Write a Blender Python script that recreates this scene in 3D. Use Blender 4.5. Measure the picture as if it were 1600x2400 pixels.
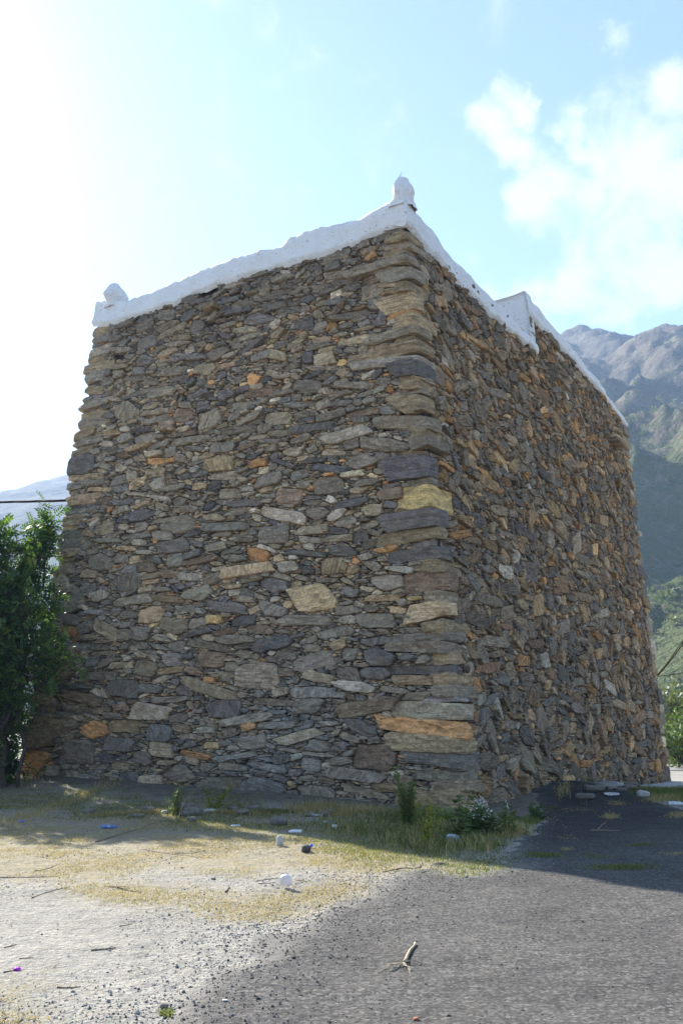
import bpy, math, random
import numpy as np
from mathutils import Vector, Matrix

for o in list(bpy.data.objects):
    bpy.data.objects.remove(o)
S = bpy.context.scene
COL = S.collection
R = math.radians
rng = np.random.default_rng(7)
random.seed(7)

# ------------------------------------------------------------------ camera
FPX = 2187.0                                   # focal length in pixels of the 1600 x 2400 photograph
PITCH = math.atan(480 / FPX)
EYE = np.array([0.0, 0.0, 1.6])
cam = bpy.data.cameras.new('camera')
cam_o = bpy.data.objects.new('camera', cam)
COL.objects.link(cam_o)
cam.sensor_fit = 'VERTICAL'
cam.sensor_height = 36
cam.sensor_width = 24
cam.lens = 36 * FPX / 2400
cam.clip_start = 0.1
cam.clip_end = 20000
cam_o.location = EYE
cam_o.rotation_euler = (R(90) + PITCH, 0, 0)
S.camera = cam_o

def ray(x, y):
    cx = (x - 800) / FPX
    cy = -(y - 1200) / FPX
    return np.array([cx, math.cos(PITCH) - cy * math.sin(PITCH), math.sin(PITCH) + cy * math.cos(PITCH)])

def at_z(x, y, z):
    r = ray(x, y)
    return EYE + r * (z - EYE[2]) / r[2]

def at_dist(x, y, d):
    r = ray(x, y)
    return EYE + r * d / math.hypot(r[0], r[1])

def project(P):
    P = np.asarray(P, float) - EYE
    dz = P[..., 1] * math.cos(PITCH) + P[..., 2] * math.sin(PITCH)
    up = -P[..., 1] * math.sin(PITCH) + P[..., 2] * math.cos(PITCH)
    return 800 + FPX * P[..., 0] / dz, 1200 - FPX * up / dz, dz

# ------------------------------------------------------------------ light
SUN_YAW, SUN_EL = R(-36.9), R(33)
to_sun = Vector((math.cos(SUN_EL) * math.sin(SUN_YAW), math.cos(SUN_EL) * math.cos(SUN_YAW), math.sin(SUN_EL)))
sun = bpy.data.lights.new('sun', 'SUN')
sun.energy = 4.6
sun.angle = R(0.55)
sun.color = (1.0, 0.95, 0.87)
sun_o = bpy.data.objects.new('sun', sun)
COL.objects.link(sun_o)
sun_o.location = (-30, 40, 40)
sun_o.rotation_euler = to_sun.to_track_quat('Z', 'Y').to_euler()

S.view_settings.view_transform = 'Standard'
S.view_settings.look = 'None'
S.view_settings.exposure = 2.02
S.view_settings.gamma = 1
S.view_settings.use_curve_mapping = False

world = bpy.data.worlds.new('World')
S.world = world
world.use_nodes = True
WN, WL = world.node_tree.nodes, world.node_tree.links
WN.clear()
def wn(t, **k):
    n = WN.new(t)
    for a, v in k.items():
        setattr(n, a, v)
    return n
w_out = wn('ShaderNodeOutputWorld')
w_bg = wn('ShaderNodeBackground')
w_bg.inputs['Strength'].default_value = 0.073
sky = wn('ShaderNodeTexSky', sky_type='NISHITA', sun_disc=False)
sky.sun_elevation = SUN_EL
sky.sun_rotation = SUN_YAW
sky.altitude = 600
sky.air_density = 1.0
sky.dust_density = 0.5
sky.ozone_density = 1.0
tc = wn('ShaderNodeTexCoord')
# soft cumulus over the ridge on the side away from the sun
blobs = [(1490, 330, 150), (1570, 430, 160), (1500, 520, 170), (1380, 430, 110), (1270, 400, 95), (1180, 360, 70),
         (1140, 320, 55), (1185, 235, 48), (1205, 195, 28), (1320, 260, 60), (1345, 320, 60), (1235, 470, 70),
         (1350, 640, 85), (1450, 640, 120), (1200, 690, 75), (1120, 680, 45), (1560, 640, 110), (1590, 150, 60), (1250, 665, 70), (1400, 735, 60), (1520, 720, 70), (1470, 90, 45), (1430, 75, 30), (775, 440, 34), (735, 448, 26)]
wz = wn('ShaderNodeTexNoise'); wz.inputs['Scale'].default_value = 7; wz.inputs['Detail'].default_value = 6; wz.inputs['Roughness'].default_value = 0.6
WL.new(tc.outputs['Generated'], wz.inputs['Vector'])
wv = wn('ShaderNodeVectorMath', operation='MULTIPLY_ADD'); WL.new(wz.outputs['Color'], wv.inputs[0])
wv.inputs[1].default_value = (0.16, 0.16, 0.16)
wo = wn('ShaderNodeVectorMath', operation='SUBTRACT'); WL.new(tc.outputs['Generated'], wo.inputs[0]); wo.inputs[1].default_value = (0.08, 0.08, 0.08)
WL.new(wo.outputs[0], wv.inputs[2])
acc = None
for bx, by, br in blobs:
    d = ray(bx, by); d = d / np.linalg.norm(d)
    dist = wn('ShaderNodeVectorMath', operation='DISTANCE')
    WL.new(wv.outputs[0], dist.inputs[0]); dist.inputs[1].default_value = d
    mr = wn('ShaderNodeMapRange', interpolation_type='SMOOTHSTEP')
    WL.new(dist.outputs['Value'], mr.inputs[0])
    mr.inputs[1].default_value = br / FPX * 1.6; mr.inputs[2].default_value = br / FPX * 0.1
    mr.inputs[3].default_value = 0.0; mr.inputs[4].default_value = 0.55 if bx < 900 else 1.0
    if acc is None:
        acc = mr.outputs[0]
    else:
        mx = wn('ShaderNodeMath', operation='SMOOTH_MAX')
        mx.inputs[2].default_value = 0.25
        WL.new(acc, mx.inputs[0]); WL.new(mr.outputs[0], mx.inputs[1]); acc = mx.outputs[0]
cn = wn('ShaderNodeTexNoise'); cn.inputs['Scale'].default_value = 15; cn.inputs['Detail'].default_value = 9
cn.inputs['Roughness'].default_value = 0.62; cn.inputs['Distortion'].default_value = 0.5
WL.new(tc.outputs['Generated'], cn.inputs['Vector'])
c1 = wn('ShaderNodeMath', operation='MULTIPLY_ADD'); c1.inputs[1].default_value = 2.2; c1.inputs[2].default_value = -1.1
WL.new(cn.outputs['Fac'], c1.inputs[0])
c2 = wn('ShaderNodeMath', operation='ADD'); WL.new(c1.outputs[0], c2.inputs[0]); WL.new(acc, c2.inputs[1])
c3 = wn('ShaderNodeMapRange', interpolation_type='SMOOTHSTEP'); WL.new(c2.outputs[0], c3.inputs[0])
c3.inputs[1].default_value = 0.2; c3.inputs[2].default_value = 1.1; c3.inputs[4].default_value = 0.9
w_mix = wn('ShaderNodeMixRGB'); WL.new(c3.outputs[0], w_mix.inputs['Fac'])
WL.new(sky.outputs['Color'], w_mix.inputs['Color1']); w_mix.inputs['Color2'].default_value = (4.0, 4.1, 4.25, 1)
WL.new(w_mix.outputs[0], w_bg.inputs['Color'])
WL.new(w_bg.outputs[0], w_out.inputs['Surface'])

S.cycles.max_bounces = 6
S.cycles.diffuse_bounces = 4
S.cycles.glossy_bounces = 2
S.cycles.transmission_bounces = 4
S.cycles.transparent_max_bounces = 8
S.cycles.volume_bounces = 0
S.cycles.use_denoising = True

# ------------------------------------------------------------------ numpy noise
def _h(ix, iy, iz):
    n = (ix.astype(np.int64) * 374761393 + iy.astype(np.int64) * 668265263 + iz.astype(np.int64) * 2147483647) & 0xffffffff
    n = ((n ^ (n >> 13)) * 1274126177) & 0xffffffff
    n = ((n ^ (n >> 16)) * 2246822519) & 0xffffffff
    return ((n ^ (n >> 15)) & 0xffffff) / 16777215.0

def vnoise(x, y, z=0.0):
    x, y, z = np.broadcast_arrays(np.asarray(x, float), np.asarray(y, float), np.asarray(z, float))
    ix, iy, iz = np.floor(x), np.floor(y), np.floor(z)
    fx, fy, fz = x - ix, y - iy, z - iz
    fx, fy, fz = [t * t * (3 - 2 * t) for t in (fx, fy, fz)]
    r = 0
    for a in (0, 1):
        for b in (0, 1):
            for c in (0, 1):
                w = (fx if a else 1 - fx) * (fy if b else 1 - fy) * (fz if c else 1 - fz)
                r = r + w * _h(ix + a, iy + b, iz + c)
    return r * 2 - 1

def fbm(x, y, z=0.0, o=4, g=0.5):
    r, a, s = 0, 1.0, 1.0
    for i in range(o):
        r = r + a * vnoise(np.asarray(x) * s + 17.3 * i, np.asarray(y) * s + 5.1 * i, np.asarray(z) * s)
        a *= g; s *= 2.03
    return r

def sstep(a, b, x):
    t = np.clip((x - a) / (b - a), 0, 1)
    return t * t * (3 - 2 * t)

def in_poly(px, py, poly):
    px, py = np.asarray(px), np.asarray(py)
    ins = np.zeros(px.shape, bool)
    n = len(poly)
    for i in range(n):
        x0, y0 = poly[i]; x1, y1 = poly[(i + 1) % n]
        if y0 == y1: continue
        c = (y0 > py) != (y1 > py)
        ins ^= c & (px < (x1 - x0) * (py - y0) / (y1 - y0) + x0)
    return ins

def polydist(px, py, pts):
    """signed distance to an open polyline, positive on its right-hand side"""
    best = np.full(np.shape(px), 1e9); sg = np.ones(np.shape(px))
    for (x0, y0), (x1, y1) in zip(pts[:-1], pts[1:]):
        dx, dy = x1 - x0, y1 - y0
        t = np.clip(((px - x0) * dx + (py - y0) * dy) / (dx * dx + dy * dy), 0, 1)
        d = np.hypot(px - x0 - t * dx, py - y0 - t * dy)
        s = np.sign(dy * (px - x0) - dx * (py - y0))
        m = d < best
        best = np.where(m, d, best); sg = np.where(m, s, sg)
    return best * sg

# ------------------------------------------------------------------ mesh helpers
def mesh_np(name, V, F, attrs=None, smooth=False):
    """V (n,3); F list of arrays (m,3) or (m,4)"""
    V = np.ascontiguousarray(V, np.float32)
    if not isinstance(F, (list, tuple)): F = [F]
    F = [np.asarray(f, np.int32) for f in F if len(f)]
    loops = np.concatenate([f.ravel() for f in F]) if F else np.zeros(0, np.int32)
    sizes = np.concatenate([np.full(len(f), f.shape[1], np.int32) for f in F]) if F else np.zeros(0, np.int32)
    me = bpy.data.meshes.new(name)
    me.vertices.add(len(V)); me.vertices.foreach_set('co', V.ravel())
    me.loops.add(len(loops)); me.loops.foreach_set('vertex_index', loops)
    me.polygons.add(len(sizes))
    st = np.zeros(len(sizes), np.int32); st[1:] = np.cumsum(sizes)[:-1]
    me.polygons.foreach_set('loop_start', st)
    me.polygons.foreach_set('use_smooth', np.full(len(sizes), smooth, bool))
    me.update(calc_edges=True)
    for k, (typ, arr) in (attrs or {}).items():
        a = me.attributes.new(k, typ, 'POINT')
        arr = np.ascontiguousarray(arr, np.float32)
        if typ == 'FLOAT_COLOR':
            if arr.shape[1] == 3: arr = np.hstack([arr, np.ones((len(arr), 1), np.float32)])
            a.data.foreach_set('color', arr.ravel())
        elif typ == 'FLOAT_VECTOR': a.data.foreach_set('vector', arr.ravel())
        else: a.data.foreach_set('value', arr.ravel())
    return me

def obj(name, me, mat, parent=None, loc=None):
    o = bpy.data.objects.new(name, me)
    if mat is not None and len(me.materials) == 0: me.materials.append(mat)
    COL.objects.link(o)
    if loc is not None: o.location = loc
    if parent is not None:
        o.parent = parent
        o.matrix_parent_inverse = Matrix.Translation(-root_loc(parent))
    return o

def root_loc(p): return Vector(p.location)

def empty(name, loc, label=None, cat=None, group=None):
    o = bpy.data.objects.new(name, None)
    o.empty_display_size = 0.2
    COL.objects.link(o); o.location = tuple(loc)
    return tag(o, label, cat, group)

def tag(o, label=None, cat=None, group=None, kind=None):
    if label: o['label'] = label
    if cat: o['category'] = cat
    if group: o['group'] = group
    if kind: o['kind'] = kind
    return o

class MB:
    def __init__(s): s.V = []; s.Q = []; s.T = []; s.n = 0
    def add(s, V, quads=(), tris=()):
        V = np.asarray(V, float).reshape(-1, 3)
        if len(quads): s.Q.append(np.asarray(quads, int).reshape(-1, 4) + s.n)
        if len(tris): s.T.append(np.asarray(tris, int).reshape(-1, 3) + s.n)
        s.V.append(V); s.n += len(V)
    def tube(s, pts, rad, n=6, cap=True):
        pts = np.asarray(pts, float); m = len(pts)
        rad = np.broadcast_to(np.asarray(rad, float), (m,))
        tan = np.gradient(pts, axis=0)
        tan /= np.linalg.norm(tan, axis=1, keepdims=True) + 1e-9
        ref = np.array([0.31, 0.2, 0.93]) if abs(tan[:, 2]).mean() < 0.8 else np.array([0.9, 0.3, 0.1])
        a = np.cross(tan, ref); a /= np.linalg.norm(a, axis=1, keepdims=True) + 1e-9
        b = np.cross(tan, a)
        th = np.arange(n) * 2 * math.pi / n
        ring = pts[:, None] + rad[:, None, None] * (np.cos(th)[None, :, None] * a[:, None] + np.sin(th)[None, :, None] * b[:, None])
        V = ring.reshape(-1, 3)
        i = np.arange(m - 1)[:, None] * n; j = np.arange(n)[None]; k = (j + 1) % n
        q = np.stack([i + j, i + k, i + n + k, i + n + j], -1).reshape(-1, 4)
        t = []
        if cap:
            V = np.vstack([V, pts[0], pts[-1]])
            for jj in range(n):
                t.append((m * n, (jj + 1) % n, jj)); t.append((m * n + 1, (m - 1) * n + jj, (m - 1) * n + (jj + 1) % n))
        s.add(V, q, t)
    def mesh(s, name, smooth=False, attrs=None):
        F = []
        if s.Q: F.append(np.vstack(s.Q))
        if s.T: F.append(np.vstack(s.T))
        return mesh_np(name, np.vstack(s.V), F, attrs, smooth)

def grid_faces(nu, nv):
    i = np.arange(nu - 1)[:, None] * nv; j = np.arange(nv - 1)[None]
    return np.stack([i + j, i + j + 1, i + nv + j + 1, i + nv + j], -1).reshape(-1, 4)

# ------------------------------------------------------------------ materials
def mat(name):
    m = bpy.data.materials.new(name); m.use_nodes = True
    nt = m.node_tree; b = nt.nodes['Principled BSDF']
    return m, nt, b

class NT:
    """small node-graph writer"""
    def __init__(s, nt): s.nt = nt
    def n(s, t, **k):
        x = s.nt.nodes.new(t)
        for a, v in k.items(): setattr(x, a, v)
        return x
    def link(s, a, b): s.nt.links.new(a, b)
    def coord(s, which='Object', scale=None):
        c = s.n('ShaderNodeTexCoord').outputs[which]
        return s.scale(c, scale) if scale else c
    def attr(s, name, out='Color'):
        return s.n('ShaderNodeAttribute', attribute_name=name).outputs[out]
    def scale(s, v, sc):
        m = s.n('ShaderNodeMapping'); m.inputs['Scale'].default_value = sc
        s.link(v, m.inputs['Vector']); return m.outputs[0]
    def noise(s, v, sc, det=4, rough=0.55, dist=0.0):
        m = s.n('ShaderNodeTexNoise'); s.link(v, m.inputs['Vector'])
        m.inputs['Scale'].default_value = sc; m.inputs['Detail'].default_value = det
        m.inputs['Roughness'].default_value = rough; m.inputs['Distortion'].default_value = dist
        return m.outputs['Fac']
    def voro(s, v, sc, feat='F1', out='Distance'):
        m = s.n('ShaderNodeTexVoronoi', feature=feat); s.link(v, m.inputs['Vector']); m.inputs['Scale'].default_value = sc
        return m.outputs[out]
    def ramp(s, v, stops):
        m = s.n('ShaderNodeValToRGB'); s.link(v, m.inputs[0]); e = m.color_ramp.elements
        while len(e) < len(stops): e.new(0.5)
        for k, (p, c) in zip(e, stops):
            k.position = p; k.color = (*c, 1) if not isinstance(c, (int, float)) else (c, c, c, 1)
        return m.outputs[0]
    def rng(s, v, a, b, c=0.0, d=1.0):
        m = s.n('ShaderNodeMapRange'); s.link(v, m.inputs[0])
        for i, x in enumerate((a, b, c, d)): m.inputs[i + 1].default_value = x
        return m.outputs[0]
    def mix(s, f, a, b, mode='MIX'):
        m = s.n('ShaderNodeMixRGB', blend_type=mode)
        for i, x in enumerate((f, a, b)):
            if isinstance(x, (int, float)): m.inputs[i].default_value = x if i == 0 else (x, x, x, 1)
            elif isinstance(x, tuple): m.inputs[i].default_value = (*x, 1)
            else: s.link(x, m.inputs[i])
        return m.outputs[0]
    def math(s, op, a, b=0.0):
        m = s.n('ShaderNodeMath', operation=op)
        for i, x in enumerate((a, b)):
            if isinstance(x, (int, float)): m.inputs[i].default_value = x
            else: s.link(x, m.inputs[i])
        return m.outputs[0]
    def bump(s, h, st, d, prev=None):
        m = s.n('ShaderNodeBump'); s.link(h, m.inputs['Height']); m.inputs['Strength'].default_value = st; m.inputs['Distance'].default_value = d
        if prev is not None: s.link(prev, m.inputs['Normal'])
        return m.outputs[0]

def finish(b, n, col=None, rough=0.9, bump=None, spec=0.25):
    if col is not None:
        if isinstance(col, tuple): b.inputs['Base Color'].default_value = (*col, 1)
        else: n.link(col, b.inputs['Base Color'])
    if isinstance(rough, (int, float)): b.inputs['Roughness'].default_value = rough
    else: n.link(rough, b.inputs['Roughness'])
    b.inputs['Specular IOR Level'].default_value = spec
    if bump is not None: n.link(bump, b.inputs['Normal'])

def m_stone():
    m, nt, b = mat('weathered_schist'); n = NT(nt)
    c = n.attr('scol'); v = n.attr('suv', 'Vector')
    st = n.noise(n.scale(v, (2.2, 34, 1)), 1.0, 5, 0.62, 0.6)
    gr = n.noise(n.coord('Object'), 26, 6, 0.7)
    pt = n.noise(v, 5.0, 5, 0.62, 0.4)
    sx = n.n('ShaderNodeSeparateXYZ'); n.link(v, sx.inputs[0])
    wn_ = n.n('ShaderNodeTexWhiteNoise', noise_dimensions='1D'); n.link(sx.outputs['Z'], wn_.inputs['W'])
    sf = n.rng(wn_.outputs['Value'], 0.35, 1.0, 0.15, 1.0)
    col = n.mix(sf, c, n.ramp(st, [(0.3, 0.5), (0.5, 1.0), (0.7, 1.5)]), 'MULTIPLY')
    col = n.mix(1.0, col, n.ramp(gr, [(0.28, 0.58), (0.72, 1.4)]), 'MULTIPLY')
    col = n.mix(n.rng(pt, 0.52, 0.70, 0, 0.6), col, (0.27, 0.175, 0.09))      # rusty staining
    fc = n.n('ShaderNodeTexVoronoi', feature='F1'); n.link(n.scale(v, (5, 11, 1)), fc.inputs['Vector']); fc.inputs['Scale'].default_value = 1.6
    col = n.mix(0.8, col, n.mix(1.0, col, n.ramp(fc.outputs['Color'], [(0.1, 0.62), (0.9, 1.3)]), 'MULTIPLY'))
    pt2 = n.noise(n.coord('Object'), 4.3, 6, 0.7)
    col = n.mix(n.rng(pt2, 0.6, 0.78, 0, 0.5), col, (0.33, 0.315, 0.285))        # pale lichen and lime dust
    bp = n.bump(fc.outputs['Distance'], 0.5, 0.05)
    bp = n.bump(st, 0.8, 0.05, bp)
    bp = n.bump(gr, 0.8, 0.03, bp)
    finish(b, n, col, 0.88, bp, 0.22)
    return m
M_STONE = m_stone()

def m_core():
    m, nt, b = mat('wall_fill'); n = NT(nt); v = n.coord('Object')
    no = n.noise(v, 11, 6, 0.7)
    finish(b, n, n.ramp(no, [(0.3, (0.035, 0.029, 0.023)), (0.7, (0.09, 0.076, 0.06))]), 0.95, n.bump(no, 0.8, 0.06), 0.1)
    return m
M_CORE = m_core()

def m_plaster():
    m, nt, b = mat('lime_plaster'); n = NT(nt); v = n.coord('Object')
    a = n.noise(v, 2.4, 6, 0.65); g = n.noise(v, 22, 5, 0.6); sp = n.noise(v, 13, 3, 0.5); big = n.noise(n.scale(v, (1, 1, 0.25)), 6, 4, 0.6)
    col = n.mix(n.rng(a, 0.35, 0.75), (0.93, 0.92, 0.90), (0.86, 0.845, 0.815))
    col = n.mix(n.rng(big, 0.58, 0.8, 0, 0.4), col, (0.62, 0.59, 0.53))
    col = n.mix(n.rng(sp, 0.665, 0.72, 0, 0.8), col, (0.28, 0.245, 0.2))
    fl = n.noise(v, 5.5, 7, 0.75); col = n.mix(n.rng(fl, 0.62, 0.72, 0, 0.5), col, (0.5, 0.47, 0.41))
    bp = n.bump(g, 0.8, 0.035); bp = n.bump(fl, 0.7, 0.05, bp); bp = n.bump(a, 0.6, 0.08, bp); bp = n.bump(sp, -0.3, 0.02, bp)
    finish(b, n, col, 0.9, bp, 0.2)
    return m
M_PLAST = m_plaster()

def m_ground():
    m, nt, b = mat('dry_earth'); n = NT(nt); v = n.coord('Object'); t = n.attr('turf', 'Fac')
    a = n.noise(v, 0.9, 6, 0.6); f = n.noise(v, 26, 5, 0.65); c = n.noise(v, 6, 5, 0.6)
    ps = n.voro(v, 34); pc = n.voro(v, 34, out='Color')
    col = n.mix(n.rng(a, 0.35, 0.68), (0.28, 0.262, 0.224), (0.37, 0.345, 0.295))
    col = n.mix(n.rng(c, 0.5, 0.72, 0, 0.6), col, (0.16, 0.15, 0.135))
    col = n.mix(1.0, col, n.ramp(f, [(0.25, 0.55), (0.75, 1.4)]), 'MULTIPLY')
    peb = n.math('MULTIPLY', n.rng(ps, 0.16, 0.26, 1, 0), n.rng(n.noise(v, 3.2, 3), 0.42, 0.6))
    col = n.mix(n.math('MULTIPLY', peb, 0.7), col, n.mix(1.0, (0.36, 0.35, 0.33), pc, 'MULTIPLY'))
    col = n.mix(n.math('MULTIPLY', t, 0.6), col, n.mix(n.rng(c, 0.35, 0.65), (0.33, 0.255, 0.14), (0.24, 0.205, 0.11)))
    hu = n.attr('dark_soil', 'Fac')
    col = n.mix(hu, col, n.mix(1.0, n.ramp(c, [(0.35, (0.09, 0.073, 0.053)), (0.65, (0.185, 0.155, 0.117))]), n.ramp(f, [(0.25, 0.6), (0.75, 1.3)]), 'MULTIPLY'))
    bp = n.bump(c, 0.8, 0.06); bp = n.bump(f, 0.9, 0.03, bp); bp = n.bump(peb, 0.5, 0.012, bp)
    finish(b, n, col, 0.95, bp, 0.15)
    return m
M_GROUND = m_ground()

def m_asphalt():
    m, nt, b = mat('old_asphalt'); n = NT(nt); v = n.coord('Object'); e = n.attr('edge', 'Fac')
    a = n.noise(v, 0.8, 5, 0.6); f = n.noise(v, 60, 4, 0.6); c = n.noise(n.scale(v, (1, 2.2, 1)), 9, 5, 0.65)
    ps = n.voro(v, 52); pc = n.voro(v, 52, out='Color'); sp = n.voro(v, 17, out='Color'); spd = n.voro(v, 17)
    col = n.mix(n.rng(a, 0.35, 0.65), (0.074, 0.069, 0.063), (0.108, 0.101, 0.092))
    col = n.mix(n.rng(c, 0.48, 0.7, 0, 0.8), col, (0.05, 0.047, 0.044))
    col = n.mix(0.75, col, n.mix(1.0, col, n.ramp(pc, [(0.1, 0.35), (0.6, 1.0), (0.95, 2.2)]), 'MULTIPLY'))
    lone = n.rng(spd, 0.07, 0.1, 1, 0)
    col = n.mix(n.math('MULTIPLY', lone, 0.35), col, n.ramp(sp, [(0.3, 0.02), (0.8, 0.3)]))
    col = n.mix(n.rng(e, 0.0, 0.3, 0.5, 0.0), col, (0.27, 0.25, 0.215))
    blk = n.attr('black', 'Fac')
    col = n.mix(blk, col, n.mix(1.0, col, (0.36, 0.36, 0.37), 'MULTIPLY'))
    bp = n.bump(c, 0.7, 0.03); bp = n.bump(ps, -1.0, 0.02, bp); bp = n.bump(f, 0.4, 0.006, bp)
    finish(b, n, col, 0.92, bp, 0.2)
    return m
M_ASPH = m_asphalt()

def m_simple(name, stops, sc=12, rough=0.8, bump=(0.4, 0.01), spec=0.25, trans=0.0):
    m, nt, b = mat(name); n = NT(nt); no = n.noise(n.coord('Object'), sc, 5, 0.6)
    k = len(stops)
    col = n.ramp(no, [(0.25 + 0.5 * i / max(k - 1, 1), c) for i, c in enumerate(stops)])
    finish(b, n, col, rough, n.bump(no, *bump), spec)
    if trans: b.inputs['Transmission Weight'].default_value = trans
    return m

def m_leaf(name, stops, transl=0.5):
    m, nt, b = mat(name); n = NT(nt)
    rnd = n.attr('lrand', 'Fac')
    col = n.ramp(rnd, [(i / max(len(stops) - 1, 1), c) for i, c in enumerate(stops)])
    finish(b, n, col, 0.55, None, 0.35)
    tr = n.n('ShaderNodeBsdfTranslucent'); n.link(n.mix(1.0, col, (1.25, 1.35, 0.6), 'MULTIPLY'), tr.inputs['Color'])
    mx = n.n('ShaderNodeMixShader'); mx.inputs[0].default_value = transl
    n.link(b.outputs[0], mx.inputs[1]); n.link(tr.outputs[0], mx.inputs[2])
    n.link(mx.outputs[0], nt.nodes['Material Output'].inputs['Surface'])
    return m
M_LEAF = m_leaf('acacia_leaf', [(0.035, 0.075, 0.026), (0.06, 0.115, 0.035), (0.10, 0.165, 0.045), (0.17, 0.24, 0.05)], 0.45)
M_WEED = m_leaf('weed_leaf', [(0.07, 0.115, 0.03), (0.13, 0.18, 0.05), (0.22, 0.26, 0.08)], 0.35)
M_YELLOW = m_leaf('yellow_weed_leaf', [(0.09, 0.13, 0.02), (0.2, 0.22, 0.03), (0.4, 0.36, 0.06)], 0.4)
M_GRASS = m_leaf('green_grass', [(0.05, 0.09, 0.02), (0.10, 0.14, 0.03), (0.2, 0.2, 0.06), (0.32, 0.27, 0.11)], 0.4)
M_STRAW = m_leaf('dry_grass', [(0.18, 0.175, 0.06), (0.37, 0.28, 0.12), (0.46, 0.345, 0.165), (0.52, 0.41, 0.225)], 0.3)
M_SHRUB = m_leaf('hill_shrub_leaf', [(0.05, 0.075, 0.028), (0.085, 0.11, 0.042), (0.13, 0.15, 0.065), (0.2, 0.19, 0.10)], 0.3)
M_BARK = m_simple('bark', [(0.035, 0.028, 0.022), (0.09, 0.072, 0.055)], 20, 0.9)
M_TWIG = m_simple('dry_wood', [(0.14, 0.095, 0.06), (0.3, 0.23, 0.16)], 30, 0.85)
M_TWIGPALE = m_simple('pale_dry_wood', [(0.32, 0.25, 0.16), (0.5, 0.42, 0.3)], 30, 0.85)
M_ROCK = m_simple('loose_rock', [(0.09, 0.082, 0.07), (0.17, 0.152, 0.125), (0.25, 0.215, 0.17)], 14, 0.9, (0.7, 0.02))
M_ROCKPALE = m_simple('pale_rock', [(0.36, 0.34, 0.3), (0.56, 0.53, 0.48)], 14, 0.9, (0.7, 0.02))
M_PEB = None
M_CABLE = m_simple('black_rubber', [(0.012, 0.012, 0.013), (0.022, 0.022, 0.024)], 20, 0.95, (0.4, 0.01), 0.05)
M_CONC = m_simple('pale_concrete', [(0.3, 0.3, 0.285), (0.48, 0.48, 0.46)], 9, 0.9, (0.5, 0.02))
M_ROAD = m_simple('far_road', [(0.2, 0.2, 0.2), (0.27, 0.27, 0.265)], 6, 0.9)

def m_plastic(name, col, rough=0.25, alpha=0.6, spec=0.5):
    m, nt, b = mat(name); n = NT(nt)
    finish(b, n, col, rough, n.bump(n.noise(n.coord('Object'), 40, 3), 0.3, 0.004), spec)
    b.inputs['Alpha'].default_value = alpha
    return m

# ------------------------------------------------------------------ ground
CB = at_z(1096, 1906, 0.0)                     # base and top of the near corner
CT = at_z(951, 530, 11.0)
LB = at_z(41, 1827, 0.28)
LT = at_z(222, 762, 11.0)
RB = at_z(1571, 1827, -0.3)
RT = at_z(1464, 990, 11.0)

def seg_dist(x, y, a, b):
    dx, dy = b[0] - a[0], b[1] - a[1]
    t = np.clip(((x - a[0]) * dx + (y - a[1]) * dy) / (dx * dx + dy * dy), 0, 1)
    return np.hypot(x - a[0] - t * dx, y - a[1] - t * dy), t

def ground_h(x, y, micro=True):
    x = np.asarray(x, float); y = np.asarray(y, float)
    h = 0.26 * np.exp(-((x + 6.8) ** 2 / 18 + (y - 20.2) ** 2 / 16))
    d, t = seg_dist(x, y, CB, LB)
    h = h + 0.22 * np.exp(-(d / 1.4) ** 2) * (0.6 + 0.6 * vnoise(t * 5 + 3, 0.5)) * sstep(0.03, 0.25, t)
    d, t = seg_dist(x, y, CB, RB)
    h = h + 0.26 * np.exp(-(d / 1.5) ** 2) * np.exp(-((t - 0.33) / 0.2) ** 2)
    h = h - 0.42 * sstep(19, 30, y) * sstep(1, 8, x) - 0.5 * sstep(29, 44, y) - 0.5 * sstep(40, 90, y)
    if micro:
        near = np.exp(-np.maximum(np.hypot(x, y - 11) - 11, 0) / 8)
        h = h + near * (0.012 * fbm(x * 1.3, y * 1.3, 3.3, 3) + 0.010 * fbm(x * 5, y * 5, 1.7, 3))
    return h

def on_ground(x, y):
    z = 0.0
    for i in range(12):
        p = at_z(x, y, z); z = float(ground_h(p[0], p[1]))
    return np.array([p[0], p[1], z])

TURF = [
    ('dry', [(-200, 1900), (250, 1928), (450, 1905), (620, 1925), (900, 1940), (1010, 1990), (900, 2030), (880, 2085), (700, 2140), (560, 2160),
             (380, 2120), (200, 2110), (110, 2075), (250, 2065), (420, 2080), (620, 2095), (800, 2060), (700, 2030), (560, 2055), (400, 2040), (240, 2060), (90, 2070), (-200, 2050)]),
    ('dry2', [(-100, 2290), (60, 2300), (100, 2340), (-100, 2360)]),
    ('dry3', [(-100, 2370), (90, 2380), (100, 2420), (-100, 2430)]),
    ('green', [(270, 1908), (400, 1885), (560, 1885), (700, 1925), (1000, 1955), (1150, 2010), (1190, 2038), (1060, 2052), (960, 2040), (880, 2035), (760, 2000), (700, 1965), (430, 1935)]),
    ('shade', [(-200, 1850), (300, 1850), (560, 1868), (620, 1912), (300, 1925), (-200, 1915)]),
]
def turf_mask(x, y, z):
    px, py, dz = project(np.stack([x, y, z], -1))
    px = px + 22 * vnoise(x * 2.1, y * 2.1, 9.0); py = py + 9 * vnoise(x * 2.1, y * 2.1, 4.0)
    ok = (dz > 1)
    m = np.zeros(x.shape)
    for k, poly in TURF:
        m = np.maximum(m, in_poly(px, py, poly) * (0.55 if k == 'shade' else 1.0))
    return m * ok

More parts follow.
